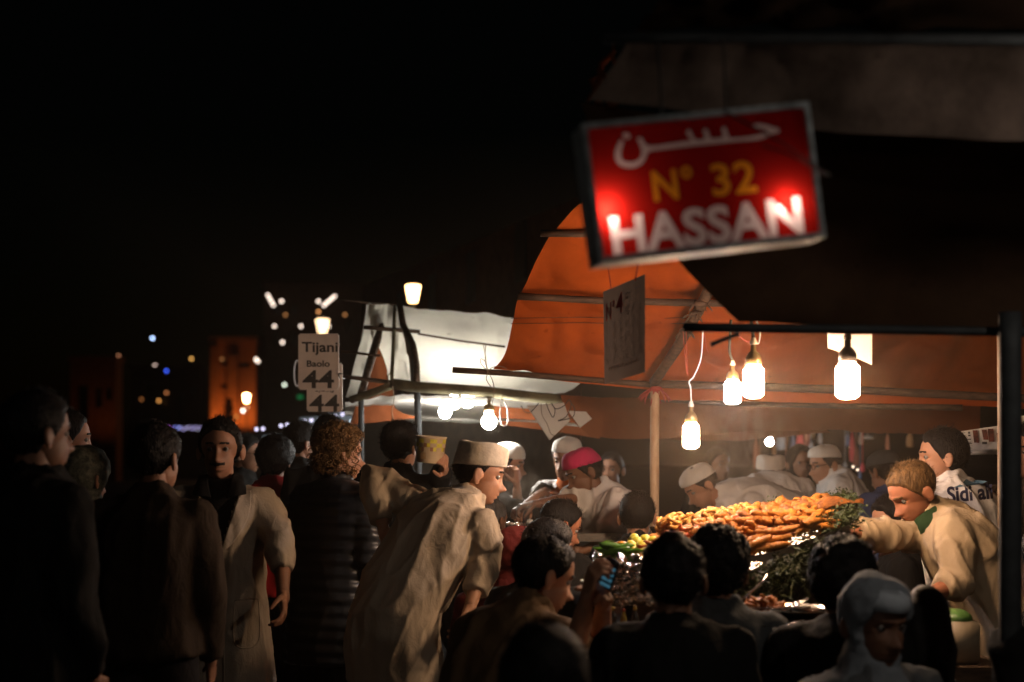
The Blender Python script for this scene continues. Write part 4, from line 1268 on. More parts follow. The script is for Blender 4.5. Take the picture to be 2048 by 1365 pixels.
def s_shrimp(bm, k):
    pts = [Vector((.02*cos(a), .02*sin(a), .002*k)) for a in np.linspace(0, 3.4, 7)]
    add_tube(bm, pts, [.003, .007, .008, .008, .007, .005, .003], 6, 1, False)
def s_lemon(bm, k):
    add_lathe(bm, Vector((0, 0, 0)), [(.001, -.036), (.006, -.033), (.014, -.028), (.024, -.016), (.028, 0), (.024, .016), (.014, .027), (.007, .032), (.001, .035)], 14, Vector((1, .2*k, .1)))
def s_pepper(bm, k):
    pts = [Vector((-.075+.03*i, .012*sin(i*.8+k), .006*cos(i+k))) for i in range(6)]
    add_tube(bm, pts, [.006, .018, .022, .021, .014, .004], 10, .8, True)
def s_fish(bm, k):
    pts = [Vector((-.11+.036*i, .014*sin(i*.7+k), 0)) for i in range(7)]
    add_tube(bm, pts, [.008, .024, .032, .030, .02, .010, .022], 10, .42, False)
SH = dict(ring=lumps(4, s_ring, M_PALEB, 'squid_ring'), stick=lumps(4, s_stick, M_BATTER, 'fried_fish_stick'), frit=lumps(4, s_fritter, M_BATTER, 'fritter'),
          dark=lumps(3, s_fritter, M_DARKB, 'dark_fritter'), shrimp=lumps(3, s_shrimp, M_SHRIMP, 'shrimp'), lemon=lumps(2, s_lemon, M_LEMON, 'lemon'),
          pepper=lumps(2, s_pepper, M_PEPPER, 'green_pepper'), fish=lumps(2, s_fish, M_DARKB, 'fried_fish'))
def put(kind, name, u, v, h, label, cat, group, rot=None, sc_=1.0):
    o = bpy.data.objects.new(name, random.choice(SH[kind])); C.objects.link(o)
    o.location = disp(u, v, h)
    o.rotation_euler = rot if rot else (random.uniform(-.5, .5), random.uniform(-.5, .5), random.uniform(0, 2*pi))
    s = sc_*random.uniform(.74, 1.08); o.scale = (s, s, s)
    return tag(o, label, cat, group)
for k in range(120):
    u = random.uniform(.10, .56); v = random.uniform(max(.30, .62-.1*u), 1.0)
    put('ring', 'squid_ring', u, v, random.uniform(.002, .03), 'pale battered squid ring in the left half of the fried heap', 'squid ring', 'battered squid rings on the heap', (random.uniform(-.9, .9), random.uniform(-.9, .9), random.uniform(0, 6.3)))
for k in range(105):
    u = random.uniform(.30, .93); v = random.uniform(.28, 1.0)
    put('frit', 'fritter', u, v, random.uniform(.004, .03), 'golden lumpy fritter in the middle of the fried heap', 'fritter', 'golden fritters on the heap')
for k in range(46):
    u = random.uniform(.42, .98); v = random.uniform(.4, .98)
    put('dark', 'dark_fritter', u, v, random.uniform(.006, .028), 'dark brown fried piece scattered over the fried heap', 'fried piece', 'dark fried pieces on the heap')
for k in range(54):
    u = random.uniform(.50, .97); v = random.uniform(.03, .42)
    put('stick', 'fried_fish_stick', u, v, random.uniform(.004, .03), 'long golden fried fish stick along the front of the heap', 'fish stick', 'fried fish sticks along the front of the heap', (random.uniform(-.3, .3), random.uniform(-.3, .3), radians(random.uniform(15, 65))), 1.1)
for k in range(30):
    t = random.random(); u = .16+.36*t+random.uniform(-.02, .02); v = .20+.36*t+random.uniform(-.06, .06)
    put('shrimp', 'shrimp', u, v, random.uniform(.006, .02), 'small red cooked shrimp in the stripe across the heap', 'shrimp', 'red shrimps in a stripe on the heap')
for k, (x, y) in enumerate(((1272, 1084), (1290, 1080), (1306, 1084), (1262, 1092), (1284, 1092), (1303, 1094), (1318, 1092), (1280, 1103), (1296, 1106), (1268, 1080))):
    o = bpy.data.objects.new('lemon', random.choice(SH['lemon'])); C.objects.link(o)
    o.location = P(x, y, 5.22+(1106-y)*.012); o.rotation_euler = (random.random()*6, random.random(), random.random()*6); o.scale = (.8,)*3
    tag(o, 'whole yellow lemon in the pile behind the green peppers', 'lemon', 'lemons at the left end of the display')
PEP = (('long green pepper lying leftmost on the display edge', 1222, 1100, .2), ('green pepper lying in front of the lemons', 1252, 1102, -.1), ('green pepper tucked behind another green pepper', 1236, 1092, .35))
for lab, x, y, r in PEP:
    o = bpy.data.objects.new('green_pepper', random.choice(SH['pepper'])); C.objects.link(o); o.location = P(x, y, 5.14); o.rotation_euler = (.1, 0, r); o.scale = (.85,)*3
    tag(o, lab, 'pepper', 'green peppers at the left end of the display')
for k, (x, y) in enumerate(((1215, 1091), (1228, 1089), (1243, 1087))):
    bm = bmesh.new(); add_ball(bm, P(x, y, 5.3), (.02, .016, .008), 10, 6)
    tag(obj('orange_slice', bm, surf('orange_slice', (.7, .30, .04), .35), None, P(x, y, 5.3)), ('leftmost orange slice above the green peppers', 'middle orange slice above the green peppers', 'orange slice nearest the lemons above the peppers')[k], 'orange slice', 'orange slices by the peppers')
for lab, x, y, D, r in (('dark brown fried fish lying at the right tip of the heap', 1652, 1012, 5.7, -.25), ('battered fried fish pointing out over the parsley', 1676, 1008, 5.6, .35), ('fried fish lying across the top right of the heap', 1610, 1008, 5.85, .05)):
    o = bpy.data.objects.new('fried_fish', random.choice(SH['fish'])); C.objects.link(o); o.location = P(x, y, D); o.rotation_euler = (.5, -.15, r)
    tag(o, lab, 'fried fish', 'fried fishes at the right end')

# parsley: thousands of leaflets nobody could count
def parsley(name, label, centers, n, sz, stems):
    V, F = [], []
    for k in range(n):
        a, b, c3 = random.choice(centers)
        t = random.random(); p = a.lerp(b, t)+Vector((random.gauss(0, c3), random.gauss(0, c3), random.gauss(0, c3*.8)))
        M = Matrix.Rotation(random.uniform(0, 6.28), 3, 'Z') @ Matrix.Rotation(random.gauss(.3, .7), 3, 'X') @ Matrix.Rotation(random.gauss(0, .6), 3, 'Y')
        s = sz*random.uniform(.6, 1.3)
        pts = [(0, 0, 0), (.35, .3, .1), (.9, .25, 0), (.55, .55, .05), (.5, 1.1, -.1), (0, .65, .1), (-.5, 1.1, -.1), (-.55, .55, .05), (-.9, .25, 0), (-.35, .3, .1)]
        i0 = len(V)
        for q in pts: V.append(tuple(p+M@Vector(q)*s))
        F.append([i0+j for j in (0, 1, 2, 3)]); F.append([i0+j for j in (0, 3, 4, 5)]); F.append([i0+j for j in (0, 5, 6, 7)]); F.append([i0+j for j in (0, 7, 8, 9)])
    bm = bmesh.new()
    for k in range(stems):
        a, b, c3 = random.choice(centers); p = a.lerp(b, random.random())+Vector((random.gauss(0, c3), random.gauss(0, c3*.6)-.02, random.gauss(0, c3)))
        d = Vector((random.uniform(-1, .2), -.3, random.uniform(-.8, .1))).normalized(); pts = [p]
        for j in range(4):
            d = (d+Vector((0, 0, -.12))).normalized(); pts.append(pts[-1]+d*random.uniform(.02, .05))
        add_tube(bm, pts, .0014, 4)
    m2 = bpy.data.meshes.new('s'); bm.to_mesh(m2); bm.free()
    i0 = len(V); V += [tuple(v.co) for v in m2.vertices]; nf = len(F)
    F += [[i0+j for j in pl.vertices] for pl in m2.polygons]
    me = bpy.data.meshes.new(name); me.from_pydata(V, [], F); me.update()
    mi = [0]*nf+[1]*(len(F)-nf)
    o = link_mesh(name, me, None, centers[0][0], (M_PARS, M_STEM), smooth=False)
    me.polygons.foreach_set('material_index', mi)
    return tag(o, label, 'parsley', None, 'stuff')
parsley('parsley', 'thick green parsley hanging down the front of the fried heap', [
    (P(1520, 1156, 4.90), P(1640, 1100, 5.10), .024), (P(1560, 1146, 4.91), P(1685, 1086, 5.2), .03), (P(1660, 1056, 5.3), P(1702, 1032, 5.5), .026), (P(1540, 1166, 4.90), P(1660, 1122, 5.1), .033), (P(1500, 1184, 4.88), P(1600, 1156, 4.96), .028), (P(1690, 1020, 5.6), P(1700, 1000, 5.9), .02)], 4200, .0125, 90)
parsley('parsley_sprig', 'small parsley sprigs lying on top of the fried heap', [(disp(.60, .98, .02), disp(.66, .95, .03), .014), (disp(.93, 1.0, .03), disp(1.0, .98, .03), .018)], 260, .010, 6)

# ------------------------------------------------------------------ dishes in front of the counter
shelf = thing('serving_shelf', 'low wooden serving shelf with dishes in front of the food counter', 'shelf', (1.0, 4.65, 0))
bm = bmesh.new(); sz_ = P(1540, 1225, 4.62).z-.03
add_box(bm, Vector((.88, 4.58, sz_)), (.42, .42, .03)); obj('shelf_top', bm, M_SHEET, shelf, smooth=False)
for x in (.70, 1.06):
    bm = bmesh.new(); add_box(bm, Vector((x, 4.6, (sz_-.016)/2)), (.05, .3, sz_-.018)); obj('side_panel', bm, M_PLANK, shelf, smooth=False)
zt = sz_+.016
def dish(label, c, rx, ry, h, m, cat, name):
    t = thing(name, label, cat, c)
    bm = bmesh.new()
    prof = [(.05, 0), (.62, 0), (.8, h*.4), (1.0, h), (1.04, h), (.82, h*.3), (.64, -.004+.002), (.05, -.003)]
    n = 28; rings = []
    for r, z in prof: rings.append([c+Vector((cos(2*pi*k/n)*rx*r, sin(2*pi*k/n)*ry*r, z+.004)) for k in range(n)])
    ring_loft(bm, rings, False); obj('bowl', bm, m, t)
    return t
pc = Vector((P(1545, 1222, 4.66).x, 4.66, zt))
dish('white oval dish heaped with orange chips in front of the counter', pc, .125, .085, .03, surf('white_dish', (.7, .58, .48), .3), 'dish', 'dish')
sl = [lumps(3, lambda bm, k: add_tube(bm, [Vector((-.028, 0, 0)), Vector((0, .004*k, .003)), Vector((.028, 0, 0))], .0045, 5), surf('orange_chips', (.62, .20, .03), .45, 0, .2, 40, .4, 90), 'chip')]
for k in range(110):
    o = bpy.data.objects.new('chip', random.choice(sl[0])); C.objects.link(o)
    a, r = random.uniform(0, 6.28), sqrt(random.random())
    x = -.03+.075*r*cos(a); y = -.03+.05*r*sin(a)
    o.location = pc+Vector((x, y, .014+.035*(1-r)+random.uniform(0, .012))); o.rotation_euler = (random.uniform(-.5, .5), random.uniform(-.7, .7), random.uniform(0, 6.28))
    tag(o, 'orange fried chip heaped in the white oval dish', 'chip', 'chips in the white oval dish')
tc_ = Vector((P(1600, 1236, 4.56).x, 4.56, zt))
dish('shallow steel dish with glossy rim right of the chips', tc_, .11, .075, .035, M_INOX, 'steel dish', 'steel_dish')
t = thing('serving_spoon', 'long serving spoon leaning in the dish of chips', 'spoon', P(1490, 1203, 4.6))
bm = bmesh.new(); add_tube(bm, [P(1477, 1205, 4.58), P(1500, 1186, 4.6), P(1524, 1166, 4.63), P(1535, 1152, 4.65)], [.005, .004, .004, .006], 8); obj('handle', bm, M_INOX, t)
bm = bmesh.new(); add_ball(bm, P(1470, 1208, 4.57), (.022, .016, .006), 12, 7); obj('bowl', bm, M_INOX, t)
t = thing('tongs', 'shiny steel tongs lying on the steel dish rim', 'tongs', P(1595, 1215, 4.5))
bm = bmesh.new(); add_tube(bm, [P(1566, 1218, 4.50), P(1590, 1208, 4.5), P(1616, 1197, 4.52)], [.009, .008, .006], 8, .5); obj('arm', bm, M_INOX, t)
bm = bmesh.new(); add_tube(bm, [P(1568, 1223, 4.48), P(1592, 1213, 4.48), P(1616, 1199, 4.5)], [.009, .008, .006], 8, .5); obj('arm', bm, M_INOX, t)
bm = bmesh.new(); add_tube(bm, [P(1545, 1258, 4.4), P(1575, 1252, 4.4), P(1605, 1242, 4.42)], .004, 6)
tag(obj('skewer', bm, M_INOX, None, P(1575, 1252, 4.4)), 'thin metal skewer lying below the steel dish', 'skewer')
# white wrapping paper hanging off the shelf edge
sheet_o = paper('crumpled pale paper hanging below the dish of chips', [(1544, 1256), (1580, 1252), (1584, 1320), (1566, 1325)], 4.36, amp=.012, cat='paper')
# crate with green contents at the cook's side
cr = thing('vegetable_crate', 'pale box with a green lid below the cream jacket cook', 'box', P(1925, 1310, 5.0))
bm = bmesh.new(); a, b = P(1892, 1245, 5.0), P(1962, 1330, 5.0)
add_box(bm, Vector(((a.x+b.x)/2, 5.1, (a.z+b.z)/2)), (abs(b.x-a.x), .2, abs(a.z-b.z))); bmesh.ops.bevel(bm, geom=bm.edges[:], offset=.008, segments=2, affect='EDGES')
obj('box', bm, surf('pale_plastic_box', (.42, .33, .22), .5), cr)
bm = bmesh.new(); add_ball(bm, Vector(((a.x+b.x)/2, 5.1, a.z+.004)), (.058, .09, .035), 16, 8); obj('lid', bm, surf('green_lid', (.10, .22, .05), .35), cr)
bm = bmesh.new(); add_box(bm, Vector(((a.x+b.x)/2, 5.1, b.z/2)), (.3, .3, b.z-.002)); obj('stand', bm, M_PLANK, cr, smooth=False)
# black sack on the right
bm = bmesh.new(); c = P(1850, 1300, 4.3)
add_ball(bm, c, (.085, .10, .19), 18, 14); add_tube(bm, [c+Vector((0, 0, -.1)), Vector((c.x, c.y, .02))], [.12, .15], 16)
gm = union(bm, .012, 4); co, no = get_co(gm), get_no(gm); set_co(gm, co+no*(.012*ridged(co*9, 2))[:, None])
tag(link_mesh('sack', gm, None, Vector((c.x, c.y, 0)), (surf('black_sack', (.012, .011, .010), .6),)), 'black full sack standing beside the cream jacket cook', 'sack')
# bottles and tins below the foil
for k, (lab, px, y0, y1, w, m) in enumerate((('brown sauce bottle left of the others below the foil', 1206, 1222, 1270, 13, surf('brown_bottle', (.16, .06, .03), .2)), ('dark bottle second from the left below the foil', 1226, 1214, 1276, 15, surf('dark_bottle', (.03, .025, .02), .15)),
        ('olive oil bottle with yellow cap below the foil', 1247, 1218, 1274, 14, surf('oil_bottle', (.22, .16, .03), .15)), ('rightmost dark sauce bottle below the foil', 1270, 1214, 1276, 15, surf('dark_bottle', (.03, .025, .02), .15)))):
    D = 4.62; c = P(px, y1, D); r = w/2/FPX*D; h = (y1-y0)/FPX*D
    t = thing('sauce_bottle', lab, 'bottle', c, 'bottles in a row below the foil')
    bm = bmesh.new(); add_lathe(bm, c, [(r*.9, 0), (r, .004), (r, h*.62), (r*.8, h*.72), (r*.38, h*.82), (r*.38, h*.9)], 14); obj('body', bm, m, t)
    bm = bmesh.new(); add_lathe(bm, c+Vector((0, 0, h*.9)), [(r*.46, 0), (r*.46, h*.1), (.001, h*.105)], 12); obj('cap', bm, surf('bottle_cap_%d' % (k % 2), ((.3, .05, .03), (.4, .28, .04))[k % 2], .4), t)
zb = P(1240, 1276, 4.62).z
tb = thing('dining_table', 'narrow table with plates in front of the phone user', 'table', (P(1200, 1300, 4.3).x, 4.35, 0))
bm = bmesh.new(); add_box(bm, Vector((.25, 4.45, zb-.016)), (.30, .62, .03)); obj('table_top', bm, surf('checked_oilcloth', (.12, .08, .06), .35, 0, .3, 30), tb, smooth=False)
for x in (0.13, .37):
    bm = bmesh.new(); add_box(bm, Vector((x, 4.42, (zb-.032)/2)), (.04, .5, zb-.034)); obj('trestle', bm, M_PLANK, tb, smooth=False)
for lab, x, y, D, r in (('white saucer on the narrow table below the phone', 1185, 1302, 4.25, .05), ('small glossy plate at the near end of the narrow table', 1178, 1332, 4.16, .045)):
    p = P(x, y, D); p.z = zb+.0
    dish(lab, p, r, r, .014, surf('white_dish', (.7, .58, .48), .3), 'plate', 'plate')

# ------------------------------------------------------------------ cooks' grill table with a steaming pan
gt = thing('grill_table', 'steel grill table where the three left cooks work', 'table', (P(1060, 1080, 7.5).x, 7.5, 0))
zg = P(1030, 1062, 7.5).z
bm = bmesh.new(); add_box(bm, Vector((.12, 7.55, zg-.02)), (1.3, .7, .04)); obj('table_top', bm, M_INOX, gt, smooth=False)
for x in (-.48, .72):
    bm = bmesh.new(); add_box(bm, Vector((x, 7.55, (zg-.04)/2)), (.05, .6, zg-.042)); obj('trestle', bm, M_STEEL, gt, smooth=False)
pan = thing('pan', 'steel pan of glistening pale food steaming before the cooks', 'pan', Vector((P(1030, 1055, 7.35).x, 7.35, zg)))
bm = bmesh.new(); pcx = P(1030, 1055, 7.35)
add_lathe(bm, Vector((pcx.x, 7.35, zg)), [(.05, .002), (.062, .002), (.066, .035), (.072, .042), (.066, .038), (.06, .026), (.001, .026)], 24); obj('pot', bm, M_INOX, pan)
bm = bmesh.new()
for k in range(60):
    a, r = random.uniform(0, 6.28), .055*sqrt(random.random())
    add_ball(bm, Vector((pcx.x+r*cos(a), 7.35+r*sin(a), zg+.036+.01*random.random())), random.uniform(.006, .010), 6, 4)
tag(obj('snails', bm, surf('wet_pale_food', (.6, .5, .42), .12, 0, .2, 40), pan), kind='stuff')
bm = bmesh.new(); add_box(bm, P(1062, 1046, 7.3), (.045, .05, .035), Matrix.Rotation(.3, 3, 'Y')); bmesh.ops.bevel(bm, geom=bm.edges[:], offset=.006, segments=2, affect='EDGES')
tag(obj('napkin_box', bm, M_PAPER, None, P(1062, 1050, 7.3)), 'small white napkin box right of the steaming pan', 'box')

# ------------------------------------------------------------------ held bucket with yellow checks
bk = thing('paper_bucket', 'cream bucket with yellow checks held up over the crowd', 'bucket', P(860, 926, 7.0))
bm = bmesh.new(); c = P(860, 926, 7.0); r0, r1, h = 26/FPX*7, 30/FPX*7, 50/FPX*7
ax = Vector((.06, -.05, 1)).normalized()
add_lathe(bm, c, [(r0*.9, 0), (r0, .002), (r1, h), (r1*1.05, h+.002), (r1*1.05, h+.008), (r1*.96, h+.008), (r0*.9, .01), (.002, .008)], 28, ax); obj('tub', bm, surf('cream_card', (.62, .46, .28), .6), bk)
x_, y_ = frame_of(ax)
bm = bmesh.new(); bm2 = bmesh.new()
for k in range(28):
    for j in range(3):
        if (k//2+j) % 2: continue
        z0, z1 = h*(.48+.16*j), h*(.64+.16*j)
        vs = []
        tgt = bm if (k*7+j*3) % 5 else bm2
        for (kk, z) in ((k, z0), (k+1, z0), (k+1, z1), (k, z1)):
            r = r0+(r1-r0)*z/h+.0015; a = 2*pi*kk/28
            vs.append(tgt.verts.new(c+ax*z+x_*cos(a)*r+y_*sin(a)*r))
        tgt.faces.new(vs)
tag(obj('check_print', bm, surf('yellow_print', (.50, .42, .03), .6), bk), kind='stuff'); tag(obj('check_print', bm2, surf('brown_print', (.22, .10, .05), .6), bk), kind='stuff')
bm = bmesh.new()
for a0, z0, w, hh2 in ((4.2, .14, .5, .30), (4.9, .10, .35, .34), (5.5, .16, .5, .26)):
    for i in range(4):
        vs = []
        for (aa, z) in ((a0+w*i/4, z0), (a0+w*(i+1)/4, z0), (a0+w*(i+1)/4, z0+hh2), (a0+w*i/4, z0+hh2)):
            r = r0+(r1-r0)*z+.0012; vs.append(bm.verts.new(c+ax*z*h+x_*cos(aa)*r+y_*sin(aa)*r))
        bm.faces.new(vs)
tag(obj('picture_print', bm, surf('tan_print', (.36, .22, .10), .6), bk), kind='stuff')

# benches under the diners
for lab, x0, x1, y, z in (('nearest wooden bench under the diners', -.1, 1.0, 3.0, .42), ('wooden bench under the diners facing the food counter', -.1, 1.9, 4.15, .44), ('wooden bench under the phone user and hooded diner', -.3, .45, 5.0, .46), ('farthest wooden bench before the grill table', -.3, .5, 6.9, .5)):
    b = thing('bench', lab, 'bench', ((x0+x1)/2, y, 0), 'benches under the diners')
    bm = bmesh.new(); add_box(bm, Vector(((x0+x1)/2, y, z-.02)), (x1-x0, .26, .04)); obj('seat', bm, M_PLANK, b, smooth=False)
    for x in (x0+.12, x1-.12):
        bm = bmesh.new(); add_box(bm, Vector((x, y, (z-.04)/2)), (.05, .22, z-.042)); obj('leg', bm, M_PLANK, b, smooth=False)
# ------------------------------------------------------------------ the people
T_WHITE = cloth('white_cotton', (.72, .68, .65)); T_CREAM = cloth('cream_linen', (.43, .345, .255), wr=.8); T_COAT = cloth('offwhite_coat', (.45, .37, .285))
T_BLACK = cloth('black_cloth', (.009, .0085, .008)); T_BROWN = cloth('brown_cloth', (.036, .024, .016)); T_TROU = cloth('dark_trousers', (.02, .018, .018))
T_GREY = cloth('grey_knit', (.055, .06, .062)); T_RED = cloth('red_cloth', (.50, .025, .025)); T_BLUE = cloth('blue_cloth', (.05, .07, .16)); T_MAR = cloth('maroon_cloth', (.10, .014, .012))
T_LEATH = surf('black_leather', (.018, .017, .016), .35, 0, .2, 12, .4, 40); T_PUFF = surf('black_puffer', (.02, .021, .024), .38, 0, .2, 12, .4, 30)
T_TAN = cloth('tan_jacket', (.14, .085, .045)); T_CAPW = cloth('white_knit_cap', (.70, .66, .60)); T_CAPC = surf('cream_cap', (.66, .57, .46), .9, 0, .2, 12, .4, 60); T_PINK = cloth('magenta_knit', (.52, .025, .11))
T_SCARF = cloth('pale_grey_scarf', (.20, .22, .24)); T_OLIVE = cloth('olive_cloth', (.07, .065, .03)); T_CREAMJ = cloth('cream_jacket', (.46, .34, .215))
TL_ = T_TROU

# --- man in the off-white coat
A = person('moustached man in an open off-white coat facing the camera', (440, 899), 5.66, 8, 4, 2, top=T_COAT, top_name='coat', legs=TL_, hem=.30, flare=1.12, hi=True, voxel=.009, skin='brown',
           hair_kw=dict(moustache=True), hair_t=.012, fold=.008, bulk=1.0, sleeve_bulk=1.05, sleeve_l=.78, tl=.50, shoulder=.152, dz=-.02,
           arm_l=(P(563, 1085, 5.62), P(566, 1185, 5.5)), arm_r=(P(352, 1085, 5.7), P(372, 1200, 5.6)), curl_l=.5)
def cut_v(info, width, depth, z_top):
    """open the front of a garment in a V below the throat"""
    g = info['garment']; me = g.data
    org = np.array(_org[g.name]); NB = info['NB']; F, R = info['F'], info['R']
    bm = bmesh.new(); bm.from_mesh(me)
    kill = []
    for f in bm.faces:
        c = f.calc_center_median()+Vector(org)-NB
        if c.dot(F) < .015: continue
        h = -c.z
        if -z_top < h < depth:
            w = width*(1-max(h, 0)/depth)
            if abs(c.dot(R)) < w: kill.append(f)
    bmesh.ops.delete(bm, geom=kill, context='FACES')
    bm.to_mesh(me); bm.free()
def shirt(info, name, m, hemt=0.1, bulk=.93):
    bm = bmesh.new(); s = 1
    torso_rings(bm, info['at'], info['tan'], info['Rr'], [(hemt, .168, .128), (.45, .165, .126), (.66, .168, .131), (.79, .162, .120), (.87, .140, .102), (.94, .100, .086), (1.02, .070, .070), (1.06, .066, .066)], bulk)
    gm = union(bm, .011, 2)
    co, no = get_co(gm), get_no(gm); set_co(gm, co+no*(.004*ridged(co*12, 2))[:, None])
    return link_mesh(name, gm, info['root'], None, (m,))
cut_v(A, .085, .27, .1); shirt(A, 'shirt', T_BLACK, .2, .96)
def lapels(info, m, depth=.27, width=.085, wide=.06, name='lapel'):
    NB, F, R, U = info['NB'], info['F'], info['R'], info['U']
    bv = bvh_of(info['garment'])
    for sg in (-1, 1):
        rows = []
        for i in range(9):
            t = i/8; h = .02+(depth-.02)*t; w = width*(1-max(0, h)/depth)+.004
            a = NB-U*h+R*sg*w; ww = wide*sin(pi*min(1, t*.8+.2))**.8
            b = a+R*sg*ww-U*ww*.1
            row = []
            for q in (a, a.lerp(b, .5), b):
                hit = bv.ray_cast(q+F*.5-Vector((0, 0, 0)), -F)
                row.append((hit[0]+F*.007) if hit[0] is not None else q+F*.14)
            rows.append(row)
        for r in rows: 
            for j in (0, 1, 2): pass
        G = lerp_grid(rows, 8, 24)
        bm = bmesh.new(); bm.from_mesh(grid_mesh('l', G)); bmesh.ops.solidify(bm, geom=bm.faces[:], thickness=.004)
        obj(name, bm, m, info['root'])
def bvh_of(o):
    me = o.data; org = np.array(_org[o.name])
    return BVHTree.FromPolygons([Vector(c) for c in (get_co(me)+org)], [list(p.vertices) for p in me.polygons])
lapels(A, T_COAT)
# dark collar points of the under jacket
bm = bmesh.new()
for sg in (-1, 1):
    a = A['NB']+A['R']*sg*.05+A['F']*.05+Vector((0, 0, .045)); b = A['NB']+A['R']*sg*.105+A['F']*.10+Vector((0, 0, -.035)); c = A['NB']+A['R']*sg*.03+A['F']*.105+Vector((0, 0, -.05)); d = A['NB']+A['R']*sg*.085-A['F']*.01+Vector((0, 0, .04))
    rows = [[a, (a+d)/2, d], [(a+c)/2+A['F']*.012, (a+b)/2+A['F']*.012, (d+b)/2], [c, (b+c)/2+A['F']*.008, b]]
    bm.from_mesh(grid_mesh('c', lerp_grid(rows, 8, 8)))
bmesh.ops.solidify(bm, geom=bm.faces[:], thickness=.006)
obj('dark_collar', bm, T_BLACK, A['root'])
bv = bvh_of(A['garment'])
for k in range(3):
    q = A['NB']-Vector((0, 0, .30+.10*k))-A['R']*.012
    h = bv.ray_cast(q+A['F']*.5, -A['F'])
    if h[0] is not None:
        bm = bmesh.new(); add_ball(bm, h[0]+A['F']*.003, (.008, .004, .008), 10, 6); obj('button', bm, surf('coat_button', (.25, .2, .15), .4), A['root'])
def seam_line(info, pts, m, r=.0022, name='placket'):
    """stitched edge lying on the garment; pts as (across, down) from the throat"""
    bv = bvh_of(info['garment']); out = []
    P3 = lerp_grid([[Vector((a, 0, b)) for a, b in pts]]*2, 30, 2)[0]
    for a, _, b in P3:
        q = info['NB']+info['R']*a-Vector((0, 0, b)); h = bv.ray_cast(q+info['F']*.6, -info['F'])
        if h[0] is not None: out.append(h[0]+info['F']*.001)
    if len(out) > 3:
        bm = bmesh.new(); add_tube(bm, out, r, 5); obj(name, bm, m, info['root'])
seam_line(A, [(-.005, .27), (-.012, .40), (-.018, .55), (-.02, .78)], T_COAT, .004)
for sg in (-1,):
    seam_line(A, [(sg*.06, .45), (sg*.15, .45)], T_COAT, .003, 'pocket_edge'); seam_line(A, [(sg*.06, .45), (sg*.062, .62), (sg*.15, .62), (sg*.15, .45)], T_COAT, .002, 'pocket_edge')

# --- bending man in the cream shirt and cap
B = person('bending man in a cream tunic and cap laughing towards the food', (960, 948), 5.7, 146, 98, 14, 0, lean=36, side=14, bulge=.075, tl=.53, top=T_CREAM, top_name='tunic', legs=TL_, hem=.27, flare=1.06, hi=True, voxel=.0075,
           skin='tan', hair='black', hair_t=.006, hair_kw=dict(fore=-.02), hat='flat', hat_m=T_CAPC, hat_kw=dict(h=.088, z0=.034, crease=.012), fold=.008, bulk=1.03, sleeve_bulk=1.02,
           arm_l=(P(744, 950, 5.78), P(768, 1062, 5.66)), arm_r=(P(972, 1110, 5.55), P(940, 1215, 5.4)), sleeve_l=.92, sleeve_r=.86, fold_scale=1.1, shoulder=.17)
# --- man in a dark brown jacket seen from behind
person('man in a dark brown jacket seen from behind at the left', (313, 918), 5.0, 176, 158, 4, top=T_BROWN, legs=TL_, hem=.06, flare=.98, hi=True, voxel=.012, bulk=1.06, hair_t=.014, skin='brown', fold=.008)
bm = bmesh.new()
# --- far left dark group
person('man in black nearest the left picture edge looking right', (78, 868), 4.2, 150, 138, 2, top=T_BLACK, legs=TL_, hem=.2, bulk=1.12, skin='dark', hair_t=.016)
person('dark profile of a second man behind the black coated man', (135, 880), 5.9, 110, 118, 2, top=T_OLIVE, legs=TL_, skin='brown')
H = person('woman in a patterned headscarf behind the left men', (172, 958), 5.7, 170, 150, 8, top=T_BLACK, legs=TL_, hair=None, skin='brown', scale=.95, hem=.4)
def headscarf(info, m, label=None, face=True, drape=.24, loose=.016, name='headscarf', spread=.19):
    HM, HC, at, NB, R, F = info['HM'], info['HC'], info['at'], info['NB'], info['Rr'], info['F']
    p, f = head_grid(64, 56)
    x, y, z = p[:, 0], p[:, 1], p[:, 2]
    opening = sstep(1.25, .95, ((x/.060)**2+((z+.012)/.092)**2))*(y > .02) if face else np.zeros(len(p))
    t = loose*(1+.5*fbm(p*22+info['seed'], 2))
    tt = t*(1-opening)-.024*opening
    d = p/np.linalg.norm(p, axis=1)[:, None]
    W = (p+d*tt[:, None])@np.array(HM).T+np.array(HC)
    me = bpy.data.meshes.new('s'); me.from_pydata(W.tolist(), [], f)
    bm = bmesh.new(); bm.from_mesh(me)
    n = 20; rings = []
    for L, w, dd in ((-.085, .052, .05), (-.04, .072, .070), (.02, .088, .088), (.07, .13, .112), (.13, spread, .135), (drape, spread*1.04, .15), (drape+.004, spread*.96, .135)):
        c = NB-Vector((0, 0, L))+F*.008
        rings.append([c+R*cos(2*pi*k/n)*w+F*sin(2*pi*k/n)*dd for k in range(n)])
    ring_loft(bm, rings)
    gm = union(bm, .0085, 3); co, no = get_co(gm), get_no(gm)
    set_co(gm, co+no*(.007*ridged(co*np.array((13, 13, 17))+info['seed'], 2)+.006*(1-np.abs(vnoise(co*np.array((16, 16, 24))+4)))**4)[:, None])
    return link_mesh(name, gm, info['root'], None, (m,))
M_PAT = surf('patterned_scarf', (.10, .10, .075), .8, 0, .3, 55, .3, 60, .3, 2, 0, 0, (.02, .022, .018))
headscarf(H, M_PAT, drape=.2)
